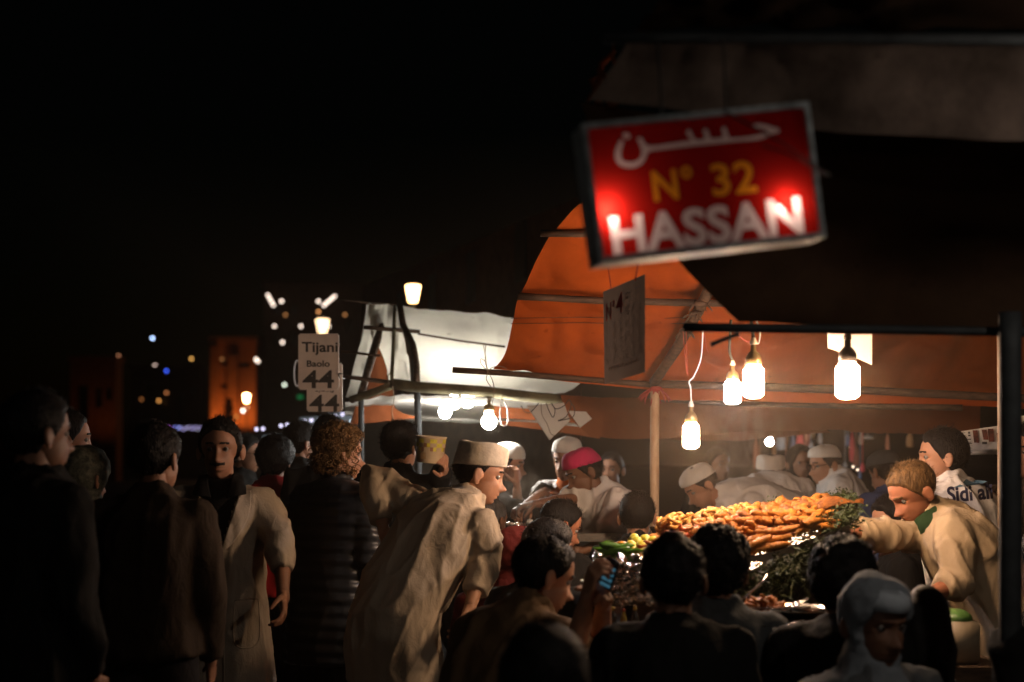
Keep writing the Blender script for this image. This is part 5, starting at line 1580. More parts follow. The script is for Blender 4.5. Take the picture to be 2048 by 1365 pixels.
# --- behind the white coat
G = person('man with glasses in profile behind the white coated man', (492, 908), 9.0, 85, 85, 6, top=T_BLACK, legs=TL_, skin='tan', hair_t=.012)
def glasses(info, m):
    HM, HC = info['HM'], info['HC']
    t = bmesh.new()
    for sg in (-1, 1):
        pts = [HC+HM@Vector((sg*.032+.021*cos(a), .098-.15*abs(.021*cos(a))*0, .002+.016*sin(a))) for a in np.linspace(0, 2*pi, 16)]
        add_tube(t, pts, .0018, 5)
        add_tube(t, [HC+HM@Vector((sg*.053, .096, .006)), HC+HM@Vector((sg*.078, .05, .008)), HC+HM@Vector((sg*.080, -.01, .006))], .0018, 5)
    add_tube(t, [HC+HM@Vector((-.011, .1, .006)), HC+HM@Vector((.011, .1, .006))], .0018, 5)
    obj('glasses', t, m, info['root'])
glasses(G, T_BLACK)
E = person('person in a red jacket with white shoulder stripes seen from behind', (553, 922), 7.8, 172, 160, 4, top=T_RED, legs=TL_, hair='black', hair_t=.03, skin='tan', hem=.1)
bv = bvh_of(E['garment'])
for k in range(3):   # white stripes along the sleeve
    pts = []
    for t in np.linspace(.05, .95, 12):
        q = E['S']['l'].lerp(E['A']['l'][0], t)+Vector((.0, 0, .0))-E['R']*(-.018+.018*k)
        h = bv.ray_cast(q-E['F']*.4, E['F'])
        if h[0] is not None: pts.append(h[0]-E['F']*.003)
    if len(pts) > 2:
        bm = bmesh.new(); add_tube(bm, pts, .005, 5, .4); obj('stripe', bm, T_WHITE, E['root'])
person('dark haired man turned away left of the taller dark haired man', (604, 888), 8.3, 160, 130, 4, top=T_BLACK, legs=TL_, skin='tan', hair_t=.016)
person('taller dark haired man seen from behind below the Tijani boards', (659, 880), 7.6, 180, 176, 2, top=T_BLACK, legs=TL_, skin='brown', hair_t=.018)
K = person('woman with curly blond hair in a black quilted jacket from behind', (683, 908), 6.25, 150, 118, 4, top=T_PUFF, top_name='quilted_jacket', legs=TL_, hem=.3, bulk=1.1, quilt=True, hi=True, voxel=.011, hair='blond', hair_t=.028, hair_kw=dict(noise=.5), skin='tan', scale=.97)
bm = bmesh.new()   # curls
HMk, HCk = K['HM'], K['HC']
for k in range(520):
    a = random.uniform(0, 6.28); zc = random.uniform(-.12, .13); yb = random.uniform(-1, 1)
    d = Vector((sin(a), cos(a), zc*7)).normalized()
    if d.y > .45 and d.z < .55: continue
    c = HCk+HMk@Vector((d.x*.112, d.y*.122-.012, d.z*.122+.012+(-.02 if d.z < 0 else 0)))
    r = random.uniform(.007, .014); ax = Vector((random.gauss(0, 1), random.gauss(0, 1), random.gauss(0, 1))).normalized(); x, y = frame_of(ax)
    n = random.randint(7, 11)
    add_tube(bm, [c+(x*cos(i*.75)+y*sin(i*.75))*r+ax*(i-n/2)*.0045 for i in range(n)], .0016, 4)
tag(obj('curls', bm, HAIR['blond'], K['root']), kind='stuff')
I = person('dark haired man holding up the checked bucket behind the bending man', (803, 894), 7.3, 160, 150, 2, top=T_BLACK, legs=TL_, skin='tan', hair_t=.022,
       arm_r=(P(868, 1000, 7.35), P(886, 944, 7.08)), palm_r=(-1, 0, .2), curl_r=.7, hair_kw=dict(noise=.6))

# --- three cooks at the grill table
J = person('cook in a white cap and red striped jacket with hand at his mouth', (1016, 930), 8.5, 75, 82, 8, top=T_BLACK, top_name='jacket', legs=TL_, hat='dome', hat_m=T_CAPW, hat_kw=dict(h=.10, z0=.03), skin='tan', hair_kw=dict(beard=False),
       arm_r=(P(1036, 1030, 8.3), P(1034, 975, 8.28)), palm_r=(-.6, .3, .2), curl_r=.9, sleeve_r=.8)
bm = bmesh.new()
torso_rings(bm, J['at'], J['tan'], J['Rr'], [(.60, .186, .150), (.66, .186, .150), (.72, .185, .150), (.76, .184, .148)], 1.0); obj('red_band', bm, T_RED, J['root'])
bm = bmesh.new(); torso_rings(bm, J['at'], J['tan'], J['Rr'], [(.77, .183, .146), (.84, .172, .134), (.90, .150, .118)], 1.0); obj('white_yoke', bm, T_WHITE, J['root'])
L_ = person('cook in a white cap and coat with orange collar reaching left', (1134, 920), 8.2, -28, -30, 12, 4, lean=10, top=T_WHITE, top_name='coat', legs=TL_, hat='dome', hat_m=T_CAPW, hat_kw=dict(h=.085, z0=.045), skin='tan', hem=.2, fold=.010,
       arm_r=(P(1088, 988, 8.0), P(1050, 1012, 7.75)), arm_l=(P(1180, 1010, 8.1), P(1130, 1010, 7.8)), sleeve_r=.72, palm_r=(0, 0, -1), curl_r=.6, voxel=.011)
cut_v(L_, .06, .2, .1); shirt(L_, 'shirt', surf('orange_shirt', (.72, .16, .015), .8), .3, .955)
PK = person('cook in a magenta knitted cap and white shirt bent over the grill', (1167, 944), 7.6, -68, -78, 26, 0, lean=26, bulge=.05, top=T_WHITE, top_name='shirt', legs=TL_, hat='peak', hat_m=T_PINK, hat_kw=dict(h=.085, z0=.035), skin='dark', hem=.12, fold=.012, bulk=1.12, voxel=.010, hi=True,
       arm_l=(P(1236, 1072, 7.35), P(1170, 1100, 7.3)), arm_r=(P(1140, 1000, 7.55), P(1076, 1008, 7.5)), sleeve_l=.5, sleeve_r=.45, palm_r=(0, 0, -1), curl_r=.8, sleeve_bulk=1.15)
# --- people around the counters
person('balding grey haired man in black leather seen from behind', (982, 1042), 7.2, 150, 140, 8, sit=True, top=T_LEATH, legs=TL_, hair='grey', hair_t=.004, skin='dark', fold=.012)
person('seated man with lit cheek bent forward below the magenta cap cook', (1122, 1052), 6.7, 150, 110, 24, sit=True, lean=14, top=T_BLACK, legs=TL_, skin='ruddy', hair_t=.01)
person('seated dark haired diner in front of the man with lit cheek', (1098, 1102), 5.5, 150, 125, 14, sit=True, lean=10, top=T_BLACK, legs=TL_, hair_t=.014, skin='brown')
HO = person('seated diner in a dark red hood left of the other diners', (1032, 1118), 5.8, 160, 150, 12, sit=True, top=T_MAR, legs=TL_, hair=None, skin='brown')
headscarf(HO, T_MAR, drape=.12, spread=.15, name='hood')
person('dark round headed diner right of the magenta cap cook', (1275, 1034), 7.0, 170, 170, 4, sit=True, top=T_BLACK, legs=TL_, skin='brown')
person('faint bystander in the dark between the cooks and the pole', (1222, 940), 10.0, 10, -20, 2, top=T_BLACK, legs=TL_, skin='brown')
PH = person('seated man in a brown jacket looking down at his phone', (1090, 1152), 4.55, 138, 112, 20, 0, sit=True, lean=22, bulge=.07, top=T_TAN, legs=TL_, hi=True, voxel=.012, hair_t=.014, skin='tan', bulk=1.16, fold=.012,
       arm_r=(P(1150, 1300, 4.3), P(1172, 1205, 4.25)), arm_l=(P(1200, 1290, 4.62), P(1206, 1212, 4.36)), sleeve_r=.62, sleeve_l=.6, palm_r=(.85, .2, .1), palm_l=(-.3, -.85, .2), curl_r=.75, curl_l=.9)
ph = thing('mobile_phone', 'dark mobile phone with blue lit keys held by the seated man', 'phone', P(1216, 1190, 4.28))
u_ = (P(1226, 1120, 4.25)-P(1206, 1182, 4.29)).normalized(); v_ = Vector((.86, -.4, -.28)); v_ = (v_-u_*v_.dot(u_)).normalized(); w_ = u_.cross(v_)
c = P(1217, 1152, 4.27); R3 = Matrix((v_, w_, u_)).transposed()
bm = bmesh.new(); add_box(bm, c, (.046, .011, .115), R3); bmesh.ops.bevel(bm, geom=bm.edges[:], offset=.004, segments=2, affect='EDGES'); obj('case', bm, surf('phone_black', (.015, .015, .017), .3), ph)
if w_.y > 0: w_ = -w_
for k in range(4):
    bm = bmesh.new(); add_box(bm, c+w_*.0062+u_*(.028-.019*k), (.034, .0015, .0105), R3); obj('lit_screen', bm, glow('blue_screen', (.10, .30, .42), .28), ph)
person('diner seen from behind with short dark hair in the middle foreground', (1346, 1160), 4.1, 178, 176, 2, sit=True, top=T_BLACK, legs=TL_, hi=True, hair_t=.018, hair_kw=dict(noise=.6), bulk=1.12, skin='dark', voxel=.012)
person('diner in a grey knitted jumper leaning close to the short haired diner', (1434, 1138), 4.5, 170, 176, 0, -4, sit=True, top=T_GREY, top_name='jumper', legs=TL_, hi=True, hair_t=.026, hair_kw=dict(noise=.7), bulk=1.08, skin='dark', voxel=.012)
person('dark haired diner in black behind the woman in the pale scarf', (1684, 1166), 4.35, 172, 176, 2, sit=True, top=T_BLACK, legs=TL_, hair_t=.032, hair_kw=dict(noise=.5), bulk=1.08, skin='dark')
HJ = person('woman in a pale grey headscarf facing the camera at the right', (1752, 1246), 3.95, 18, 22, 8, sit=True, top=cloth('grey_print_dress', (.10, .105, .11)), top_name='dress', legs=TL_, hair=None, skin='dark', hi=True, voxel=.012)
headscarf(HJ, T_SCARF, drape=.20, loose=.018)
# pale under-cap at the forehead
bm = bmesh.new(); rings = []
for z, s_ in ((.052, 1.0), (.085, .93), (.105, .7)):
    rings.append([HJ['HC']+HJ['HM']@Vector((.078*s_*sin(a), .112*s_*cos(a)-.006, z)) for a in np.linspace(-1.3, 1.3, 16)])
bm.from_mesh(grid_mesh('u', np.array([[list(q) for q in r] for r in rings]))); bmesh.ops.solidify(bm, geom=bm.faces[:], thickness=.003)
obj('under_cap', bm, cloth('white_under_cap', (.42, .46, .50)), HJ['root'])
person('dark head at the bottom edge nearest the camera', (1090, 1372), 3.0, 170, 172, 0, sit=True, top=T_BLACK, legs=TL_, hair_t=.02, skin='dark', bulk=1.05)
# --- cooks behind the heap
person('cook with a domed white cap bent deep over his work in the steam', (1402, 972), 8.0, -72, -80, 38, 0, lean=74, bulge=.15, top=T_WHITE, top_name='shirt', legs=TL_, hat='dome', hat_m=T_CAPW, hat_kw=dict(h=.078, z0=.04), skin='tan', hair_t=.005, bulk=1.15, fold=.010, voxel=.011)
person('cook in a tall white cap seen from behind over the heap', (1541, 950), 8.4, 176, 166, 6, lean=30, bulge=.06, dz=.085, top=T_WHITE, top_name='coat', legs=TL_, hat='flat', hat_m=T_CAPW, hat_kw=dict(h=.085, z0=.025), skin='tan', bulk=1.16, fold=.012, voxel=.011)
ZG = person('cook with glasses and a white cap looking left behind the heap', (1649, 930), 8.8, -100, -72, 10, lean=20, bulge=.05, dz=.06, top=T_WHITE, top_name='shirt', legs=TL_, hat='dome', hat_m=T_CAPW, hat_kw=dict(h=.075, z0=.045), skin='tan', bulk=1.1, fold=.014, voxel=.011)
glasses(ZG, T_BLACK)
AA = person('woman in a black headscarf between the two rear cooks', (1600, 926), 10.2, 0, 10, 2, top=T_OLIVE, legs=TL_, hair=None, skin='brown')
headscarf(AA, T_BLACK)
person('dark bystander standing in the steam behind the bent cook', (1436, 930), 10.4, 10, 30, 2, top=T_BLACK, legs=TL_, skin='dark')
person('person in a blue jacket with a grey cap bent away at the right', (1768, 945), 8.2, -160, -150, 20, lean=18, top=T_BLUE, legs=TL_, hat='dome', hat_m=T_GREY, skin='brown', bulk=1.2, voxel=.012)
person('dark haired bystander low between the blue jacket and the cream cook', (1782, 1048), 6.6, -100, -70, 10, sit=True, top=T_BLACK, legs=TL_, skin='tan', hair_t=.02)
# --- two cooks at the right
AE = person('tall cook in a white jacket printed Sidi ali on the back', (1882, 915), 6.25, -152, -98, 2, 0, lean=20, top=T_WHITE, top_name='jacket', legs=TL_, hi=True, voxel=.010, skin='tan', hair_t=.016, bulk=1.2, fold=.010, hem=.3,
       arm_l=(P(1880, 1075, 5.95), P(1810, 1085, 5.85)), arm_r=(P(1990, 1100, 6.6), P(1990, 1200, 6.6)))
AD = person('sandy haired cook in a cream jacket bending over the counter', (1824, 984), 5.75, -98, -76, 34, 4, lean=34, bulge=.06, side=0, tl=.53, top=T_CREAMJ, top_name='jacket', legs=TL_, hi=True, voxel=.009, skin='ruddy', hair='sandy', hair_t=.010, bulk=1.14, sleeve_bulk=1.02, fold=.011, hem=.34,
       arm_l=(P(1915, 1165, 5.5), P(1848, 1196, 5.4)), arm_r=(P(1802, 1068, 5.75), P(1706, 1066, 5.6)), sleeve_l=.72, sleeve_r=.96, palm_l=(0, 0, -1), palm_r=(0, 0, -1), shoulder=.175)
bm = bmesh.new()
rings = []
for h, w in ((-.045, .104), (-.01, .088), (.02, .079), (.022, .07)):
    c = AD['NB']+AD['T']*h+AD['F']*.012; Y = AD['T'].cross(AD['Rr']).normalized()
    rings.append([c+AD['Rr']*cos(2*pi*q/18)*w+Y*sin(2*pi*q/18)*w for q in range(18)])
ring_loft(bm, rings, False); bmesh.ops.solidify(bm, geom=bm.faces[:], thickness=.004); obj('green_collar', bm, cloth('green_cotton', (.05, .10, .04)), AD['root'])
# print on the tall cook's jacket
def print_on(info, body, center, w, h, m, rot=0, bold=.015, name='lettering', loops=None):
    bv = bvh_of(info['garment'])
    d = (cam.location-center).normalized(); ex = Vector((0, 0, 1)).cross(d).normalized(); ey = d.cross(ex)
    ex, ey = ex*cos(rot)+ey*sin(rot), ey*cos(rot)-ex*sin(rot)
    if body:
        co, f = text_mesh(body, 1.0, bold); lo, hi = co.min(0), co.max(0); co = co-(lo+hi)/2; co[:, 0] *= w/(hi[0]-lo[0]); co[:, 1] *= h/(hi[1]-lo[1])
    else:
        me = fill_loops([loops]); co = get_co(me); f = [list(p.vertices) for p in me.polygons]
    bm = bmesh.new(); vs = [bm.verts.new((q[0], q[1], 0)) for q in co]
    for a in f:
        try: bm.faces.new([vs[i] for i in a])
        except ValueError: pass
    bmesh.ops.triangulate(bm, faces=bm.faces[:])
    for _ in range(2):
        bmesh.ops.subdivide_edges(bm, edges=[e for e in bm.edges if e.calc_length() > .012], cuts=1)
        bmesh.ops.triangulate(bm, faces=bm.faces[:])
    for v in bm.verts:
        q = center+ex*v.co.x+ey*v.co.y
        h_ = bv.ray_cast(q+d*.4, -d)
        v.co = (h_[0]+d*.003) if h_[0] is not None else q
    obj(name, bm, m, info['root'])
M_NAVY = surf('navy_print', (.02, .02, .05), .7); M_BLUEP = surf('blue_print', (.08, .16, .22), .7)
print_on(AE, 'Sidi ali', P(1940, 986, 6.15), 86/FPX*6.15, 32/FPX*6.15, M_NAVY, .10, .03)
wave = np.array([(-.055, -.012), (-.02, .004), (0, .022), (.016, .012), (.03, .016), (.06, .014), (.085, .008), (.06, 0), (.03, -.004), (0, -.006), (-.025, -.010)])
print_on(AE, None, P(1933, 969, 6.15), 0, 0, M_BLUEP, .05, 0, 'wave_emblem', smooth_loop(wave, 3))
# --- dark people at the right edge
person('dark clothed man past the steel post at the right edge', (2052, 905), 6.2, -60, -50, 2, top=T_BROWN, legs=TL_, skin='brown')
person('dark coated person cropped by the lower right corner', (2100, 1140), 4.0, -150, -150, 4, top=T_BLACK, legs=TL_, bulk=1.15, skin='brown', tl=.54)
# ------------------------------------------------------------------ beyond the stalls
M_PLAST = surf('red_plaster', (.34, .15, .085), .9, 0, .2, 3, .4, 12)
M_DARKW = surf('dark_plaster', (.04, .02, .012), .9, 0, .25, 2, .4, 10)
M_HOLE = surf('dark_window', (.012, .011, .01), .3)
def wall_block(parent, name, x0, x1, y0, y1, D, depth, m, holes=(), bottom=0.0):
    """facade D metres off, from px x0..x1 and top y0 down to the ground, with window openings sunk into it"""
    a, b = P(x0, y0, D), P(x1, y0, D)
    xs = sorted({a.x, b.x} | {P(h[0], 0, D).x for h in holes} | {P(h[2], 0, D).x for h in holes})
    zs = sorted({0.0, a.z} | {P(0, h[1], D).z for h in holes} | {P(0, h[3], D).z for h in holes})
    bm = bmesh.new()
    def inside(x, z): return any(P(h[0], 0, D).x < x < P(h[2], 0, D).x and P(0, h[3], D).z < z < P(0, h[1], D).z for h in holes)
    for i in range(len(xs)-1):
        for j in range(len(zs)-1):
            if inside((xs[i]+xs[i+1])/2, (zs[j]+zs[j+1])/2): continue
            add_box(bm, Vector(((xs[i]+xs[i+1])/2, D+depth/2, (zs[j]+zs[j+1])/2)), (xs[i+1]-xs[i], depth, zs[j+1]-zs[j]))
    bmesh.ops.remove_doubles(bm, verts=bm.verts[:], dist=.001)
    obj(name, bm, m, parent, smooth=False)
    for h in holes:
        p, q = P(h[0], h[1], D), P(h[2], h[3], D)
        bm = bmesh.new(); add_box(bm, Vector(((p.x+q.x)/2, D+depth*.6, (p.z+q.z)/2)), (q.x-p.x, .1, p.z-q.z)); obj('window', bm, M_HOLE, parent, smooth=False)
DT = 170.0
tw = thing('lit_tower_house', 'red plastered tower house lit orange from below', 'building', (P(470, 925, DT).x, DT, 0))
wall_block(tw, 'wall', 424, 512, 688, 925, DT, 10, M_PLAST, [(441, 768, 459, 778), (441, 722, 466, 732), (474, 725, 500, 736)])
for x0, x1, top_ in ((424, 438, 688), (458, 478, 706), ):
    a, b = P(x0, top_, DT), P(x1, top_, DT)
    bm = bmesh.new(); add_box(bm, Vector(((a.x+b.x)/2, DT-.45, a.z/2-.2)), (b.x-a.x, .88, a.z-.4)); obj('buttress', bm, M_PLAST, tw, smooth=False)
bm = bmesh.new(); a, b = P(420, 684, DT), P(516, 684, DT); add_box(bm, Vector(((a.x+b.x)/2, DT+4.8, a.z+.15)), (b.x-a.x, 11, .7)); obj('parapet', bm, M_PLAST, tw, smooth=False)
def lamp_light(name, loc, col, power, radius, spot=None, direction=None):
    d = bpy.data.lights.new(name, 'SPOT' if spot else 'POINT'); d.energy = power; d.color = col; d.shadow_soft_size = radius
    if spot: d.spot_size = radians(spot); d.spot_blend = .8
    o = bpy.data.objects.new(name, d); C.objects.link(o); o.location = loc
    if direction is not None: o.rotation_euler = Vector(direction).to_track_quat('-Z', 'Y').to_euler()
    return o
# floodlights standing at the foot of the tower
for k, x in enumerate((430, 468, 500)):
    p = P(x, 866, DT-3.2)
    t = thing('floodlight', ('floodlight at the left foot of the lit tower', 'floodlight at the middle foot of the lit tower', 'floodlight at the right foot of the lit tower')[k], 'floodlight', p, 'floodlights at the foot of the tower')
    bm = bmesh.new(); add_box(bm, p, (.4, .3, .3)); obj('housing', bm, M_STEEL, t, smooth=False)
    bm = bmesh.new(); add_tube(bm, [Vector((p.x, p.y, 0)), p-Vector((0, 0, .15))], .06, 8); obj('post', bm, M_STEEL, t)
    L = lamp_light('floodlight_beam', p+Vector((0, .4, .3)), (1, .33, .06), (420, 800, 130)[k], .2, 140, (0, .5, 1)); L.parent = None
p = P(190, 885, 116); t = thing('floodlight', 'unseen floodlight added to brighten the dim low building', 'floodlight', p)  # added lamp, hidden behind the crowd, so this facade shows faintly
bm = bmesh.new(); add_box(bm, p, (.4, .3, .3)); obj('housing', bm, M_STEEL, t, smooth=False)
bm = bmesh.new(); add_tube(bm, [Vector((p.x, p.y, 0)), p-Vector((0, 0, .15))], .06, 8); obj('post', bm, M_STEEL, t)
lamp_light('floodlight_beam', p+Vector((0, .4, .3)), (1, .33, .08), 32, .2, 140, (0, .6, 1))
# small dark tree before the tower
tr = thing('small_tree', 'small dark tree in front of the lit tower', 'tree', (P(458, 925, 150).x, 150, 0))
bm = bmesh.new(); p = P(458, 850, 150); add_tube(bm, [Vector((p.x, 150, 0)), Vector((p.x+.1, 150, p.z*.6)), Vector((p.x, 150, p.z+1))], [.2, .15, .05], 8); obj('trunk', bm, M_WOOD, tr)
bm = bmesh.new()
for k in range(900):
    t = random.random(); c = P(458, 868-70*t, 150)+Vector((random.gauss(0, 1), random.gauss(0, 1), 0))*(.6*(1-t)+.1)
    s = random.uniform(.1, .22); d = Vector((random.gauss(0, 1), random.gauss(0, 1), random.gauss(0, 1))).normalized(); x, y = frame_of(d)
    bm.faces.new([bm.verts.new(c+x*s), bm.verts.new(c+y*s*.5), bm.verts.new(c-x*s), bm.verts.new(c-y*s*.5)])
tag(obj('crown', bm, surf('dark_leaves', (.03, .04, .015), .7), tr), kind='stuff')
# other buildings of the square
def building(label, x0, x1, y0, D, m, holes, name='building'):
    t = thing(name, label, 'building', (P((x0+x1)/2, 925, D).x, D, 0))
    wall_block(t, 'wall', x0, x1, y0, 925, D, 2, m, holes)
    a, b = P(x0-3, y0, D), P(x1+3, y0, D); bm = bmesh.new(); add_box(bm, Vector(((a.x+b.x)/2, D+1, a.z+.2)), (b.x-a.x, 2.4, .4)); obj('parapet', bm, m, t, smooth=False)
    return t
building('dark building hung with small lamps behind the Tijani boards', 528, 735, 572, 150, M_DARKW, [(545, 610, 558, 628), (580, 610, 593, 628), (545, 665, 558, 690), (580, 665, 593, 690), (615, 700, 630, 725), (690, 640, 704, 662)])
building('dim low building with dark openings at the far left', 140, 232, 722, 120, M_PLAST, [(150, 770, 176, 840), (190, 775, 204, 815), (212, 775, 224, 800)])
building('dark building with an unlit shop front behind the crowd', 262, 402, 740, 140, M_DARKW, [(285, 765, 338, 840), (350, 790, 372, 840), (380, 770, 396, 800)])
t = thing('building', 'dark red house front receding behind the tents', 'building', (3, 45, 0))
bm = bmesh.new()
q = [P(724, 575, 60), P(1160, 395, 32)]
fl = [Vector((q[0].x, q[0].y, 0)), Vector((q[1].x, q[1].y, 0)), q[1], q[0]]
vs = [bm.verts.new(p) for p in fl]; bm.faces.new(vs); bmesh.ops.solidify(bm, geom=bm.faces[:], thickness=-2.0); obj('wall', bm, M_PLAST, t, smooth=False)
dirv = (fl[1]-fl[0]).normalized(); nrm2 = Vector((dirv.y, -dirv.x, 0))
for k in range(5):
    for z in (4.2, 7.0):
        c = fl[0].lerp(fl[1], .12+.18*k)+Vector((0, 0, z)); c = c+nrm2*.02
        vs = []
        bm = bmesh.new(); add_box(bm, c, (1.0, .12, 1.5), Matrix((dirv, -nrm2, Vector((0, 0, 1)))).transposed()); obj('window', bm, M_HOLE, t, smooth=False)
# street lanterns
def lantern(label, px, py, D, w, h, m, power):
    c = P(px, py, D); t = thing('street_lamp', label, 'street lamp', (c.x, D, 0), 'street lanterns behind the white tent')
    bm = bmesh.new(); add_tube(bm, [Vector((c.x, D, 0)), Vector((c.x, D, c.z-h/2-.02))], [.07, .045], 10); obj('post', bm, M_STEEL, t)
    rings = []
    for z, s in ((-h/2, .62), (h*.42, 1.0), (h/2, .94)):
        rings.append([c+Vector((w/2*s*cos(2*pi*k/6), w/2*s*sin(2*pi*k/6), z)) for k in range(6)])
    bm = bmesh.new(); ring_loft(bm, rings); obj('glass', bm, m, t, smooth=False)
    for k in range(6):
        a = 2*pi*k/6; bm = bmesh.new(); add_tube(bm, [c+Vector((w/2*.64*cos(a), w/2*.64*sin(a), -h/2)), c+Vector((w/2*1.02*cos(a), w/2*1.02*sin(a), h*.42))], .012, 5); obj('rib', bm, M_STEEL, t)
    bm = bmesh.new(); add_lathe(bm, c+Vector((0, 0, h/2)), [(w*.56, 0), (w*.3, h*.16), (.03, h*.3), (.01, h*.42)], 6); obj('roof', bm, M_STEEL, t)
    return t
G_LANT = glow('lantern_glass', (1.0, .58, .24), 12)
lantern('lit street lantern rising behind the white tent', 826, 588, 26, 30/FPX*26, 34/FPX*26, G_LANT, 0)
lantern('lit street lantern above the Tijani board', 645, 653, 40, 27/FPX*40, 28/FPX*40, glow('lantern_glass_far', (1.0, .66, .36), 4.5), 0)
lantern('lit street lantern before the orange tower', 493, 797, 120, 12/FPX*120, 16/FPX*120, glow('lantern_orange', (1.0, .5, .18), 50), 0)
# far lamps: small globes on the buildings and along the stalls
def globe(px, py, D, r, col, st, label, group='small lamps across the dark square'):
    c = P(px, py, D); bm = bmesh.new(); add_ball(bm, c, r/FPX*D, 12, 8)
    tag(obj('lamp_globe', bm, glow('globe_%d_%d_%d_%d' % (int(col[0]*99), int(col[1]*99), int(col[2]*99), int(st*10)), col, st), None, c), label, 'lamp', group)
W_ = (1.0, .80, .66); O_ = (1.0, .42, .14); V_ = (.78, .72, 1.0)
lab_row = 'white globe lamp in the slanting row on the dark building'
for k in range(4): globe(536+k*3.5, 591+k*6.5, 148, 2.6, W_, 4.2, lab_row+', left row', 'lamps in the left slanting row')
for k in range(5): globe(648+k*5.2, 611-k*4.4, 148, 2.6, W_, 4.2, lab_row+', right row', 'lamps in the right slanting row')
for px, py, col, st, lab in ((563, 603, W_, 4.5, 'white lamp beside the left slanting lamp row'), (637, 603, W_, 4.5, 'white lamp left of the right slanting lamp row'), (637, 624, O_, 2.2, 'dim orange lamp under the right slanting lamp row'),
        (571, 630, O_, .8, 'faint orange lamp on the left of the dark building'), (690, 630, O_, .9, 'faint orange lamp near the white tent corner'), (549, 653, W_, 4.0, 'white lamp low on the left of the dark building'),
        (602, 653, W_, 4.0, 'white lamp left of the lantern over the board'), (658, 653, W_, 2.4, 'white lamp half hidden by the lantern over the board'), (565, 685, W_, 4.4, 'white lamp alone below the left lamps'),
        (512, 719, W_, 4.0, 'upper lamp of the close pair right of the tower'), (516, 723, W_, 4.0, 'lower lamp of the close pair right of the tower'), (444, 719, O_, .5, 'very faint lamp before the tower top'),
        (569, 770, (.9, 1, .8), 3.6, 'pale greenish lamp left of the Tijani board'), (305, 677, (.45, .62, 1), 6.0, 'bright blue white lamp alone in the dark sky'), (310, 732, (1, .72, .6), 3.4, 'small pink lamp below the blue white lamp'),
        (333, 742, (.05, .12, 1), 3.2, 'deep blue lamp right of the pink lamp'), (383, 718, (1, .5, .12), 2.2, 'amber lamp left of the orange tower'), (237, 712, (1, .4, .2), .9, 'tiny dim red lamp at the far left'),
        (318, 802, (1, .42, .1), 1.8, 'orange lamp over the dark shop front'), (333, 786, (1, .35, .12), .9, 'dim orange lamp above another orange lamp'), (283, 799, (1, .35, .1), .5, 'faint orange lamp at the shop corner'),
        (486, 822, (1, .9, .78), 7.0, 'brightest white lamp at the tower foot'), (494, 815, (1, .45, .2), 2.6, 'orange lamp touching the brightest tower lamp'), (473, 834, (1, .36, .08), 1.4, 'orange lamp lowest at the tower foot')):
    globe(px, py, 140 if py > 700 or px < 500 else 147, 2.7, col, st, lab)
for i, px in enumerate(np.linspace(338, 404, 17)):
    col = ((.75, .2, 1), (.25, .3, 1), (.35, .4, 1), (.6, .5, 1), (.8, .75, 1))[min(4, i//2) if i < 8 else random.choice((3, 4))]
    globe(px, 857+random.uniform(-3, 3), 90, 1.6, col, 2.6 if i < 6 else 1.5, 'tiny violet and blue lamp in the short light string', 'lamps of the violet light string')
bm = bmesh.new(); a, b = P(595, 791, 140), P(606, 798, 140); add_box(bm, (a+b)/2, (abs(b.x-a.x), .1, abs(a.z-b.z))); tag(obj('exit_light', bm, glow('green_light', (.02, .35, .10), .35), None, (a+b)/2), 'small dim green light panel under the pale greenish lamp', 'light')
# --- stall with a pale awning and a row of lamps, behind the left crowd
DA = 20.0
aw = thing('awning_stall', 'distant stall with a pale awning and lamps along its edge', 'stall', (P(620, 925, DA).x, DA, 0))
sheet('awning', [[P(498, 868, DA+1), P(600, 862, DA+1), P(728, 838, DA+1)], [P(500, 886, DA), P(600, 882, DA), P(730, 852, DA)]], sheetmat('grey_awning', (.30, .33, .36), .35, None, .15, 2, .3, 6), aw, 40, 8, .02, (2, 2, 2))
for x, y in ((505, 884), (722, 852)):
    p = P(x, y, DA); bm = bmesh.new(); add_tube(bm, [Vector((p.x, DA, 0)), p], .03, 8); obj('post', bm, M_STEEL, aw)
bm = bmesh.new(); a, b = P(515, 905, DA+1.5), P(725, 905, DA+1.5); add_box(bm, Vector(((a.x+b.x)/2, DA+1.5, a.z/2)), (b.x-a.x, .5, a.z)); obj('counter', bm, M_DARKW, aw, smooth=False)
for k, (x0, x1, y0, y1) in enumerate(((525, 560, 872, 884), (600, 655, 836, 850), (655, 712, 828, 850))):
    q = [P(x0, y0, DA+.4), P(x1, y0-3, DA+.4), P(x1, y1-4, DA+.4), P(x0, y1, DA+.4)]
    bm = bmesh.new(); bm.faces.new([bm.verts.new(p) for p in q]); bmesh.ops.solidify(bm, geom=bm.faces[:], thickness=.03); obj('bluish_panel', bm, glow('pale_panel', (.62, .72, .80), .16), aw, smooth=False)  # pale bluish panels with a faint even emission
ORD = 'first second third fourth fifth sixth seventh eighth ninth tenth eleventh twelfth'.split()
for i, (px, py) in enumerate(((513, 859), (526, 858), (562, 852), (575, 850), (609, 843), (623, 841), (639, 839), (655, 836), (671, 833), (685, 829), (702, 827), (719, 826))):
    globe(px, py, DA-.1, 3.0, V_, 2.6 if px not in (639,) else .7, ORD[i]+' small violet white lamp from the left along the pale awning edge', 'lamps along the awning edge')
for k, (px, py, st) in enumerate(((706, 843, 9), (721, 842, 10))):
    globe(px, py, DA-.2, 5.0, (.75, .92, 1), st*.35, ('left of two brighter bluish lamps at the awning corner', 'right of two brighter bluish lamps at the awning corner')[k])
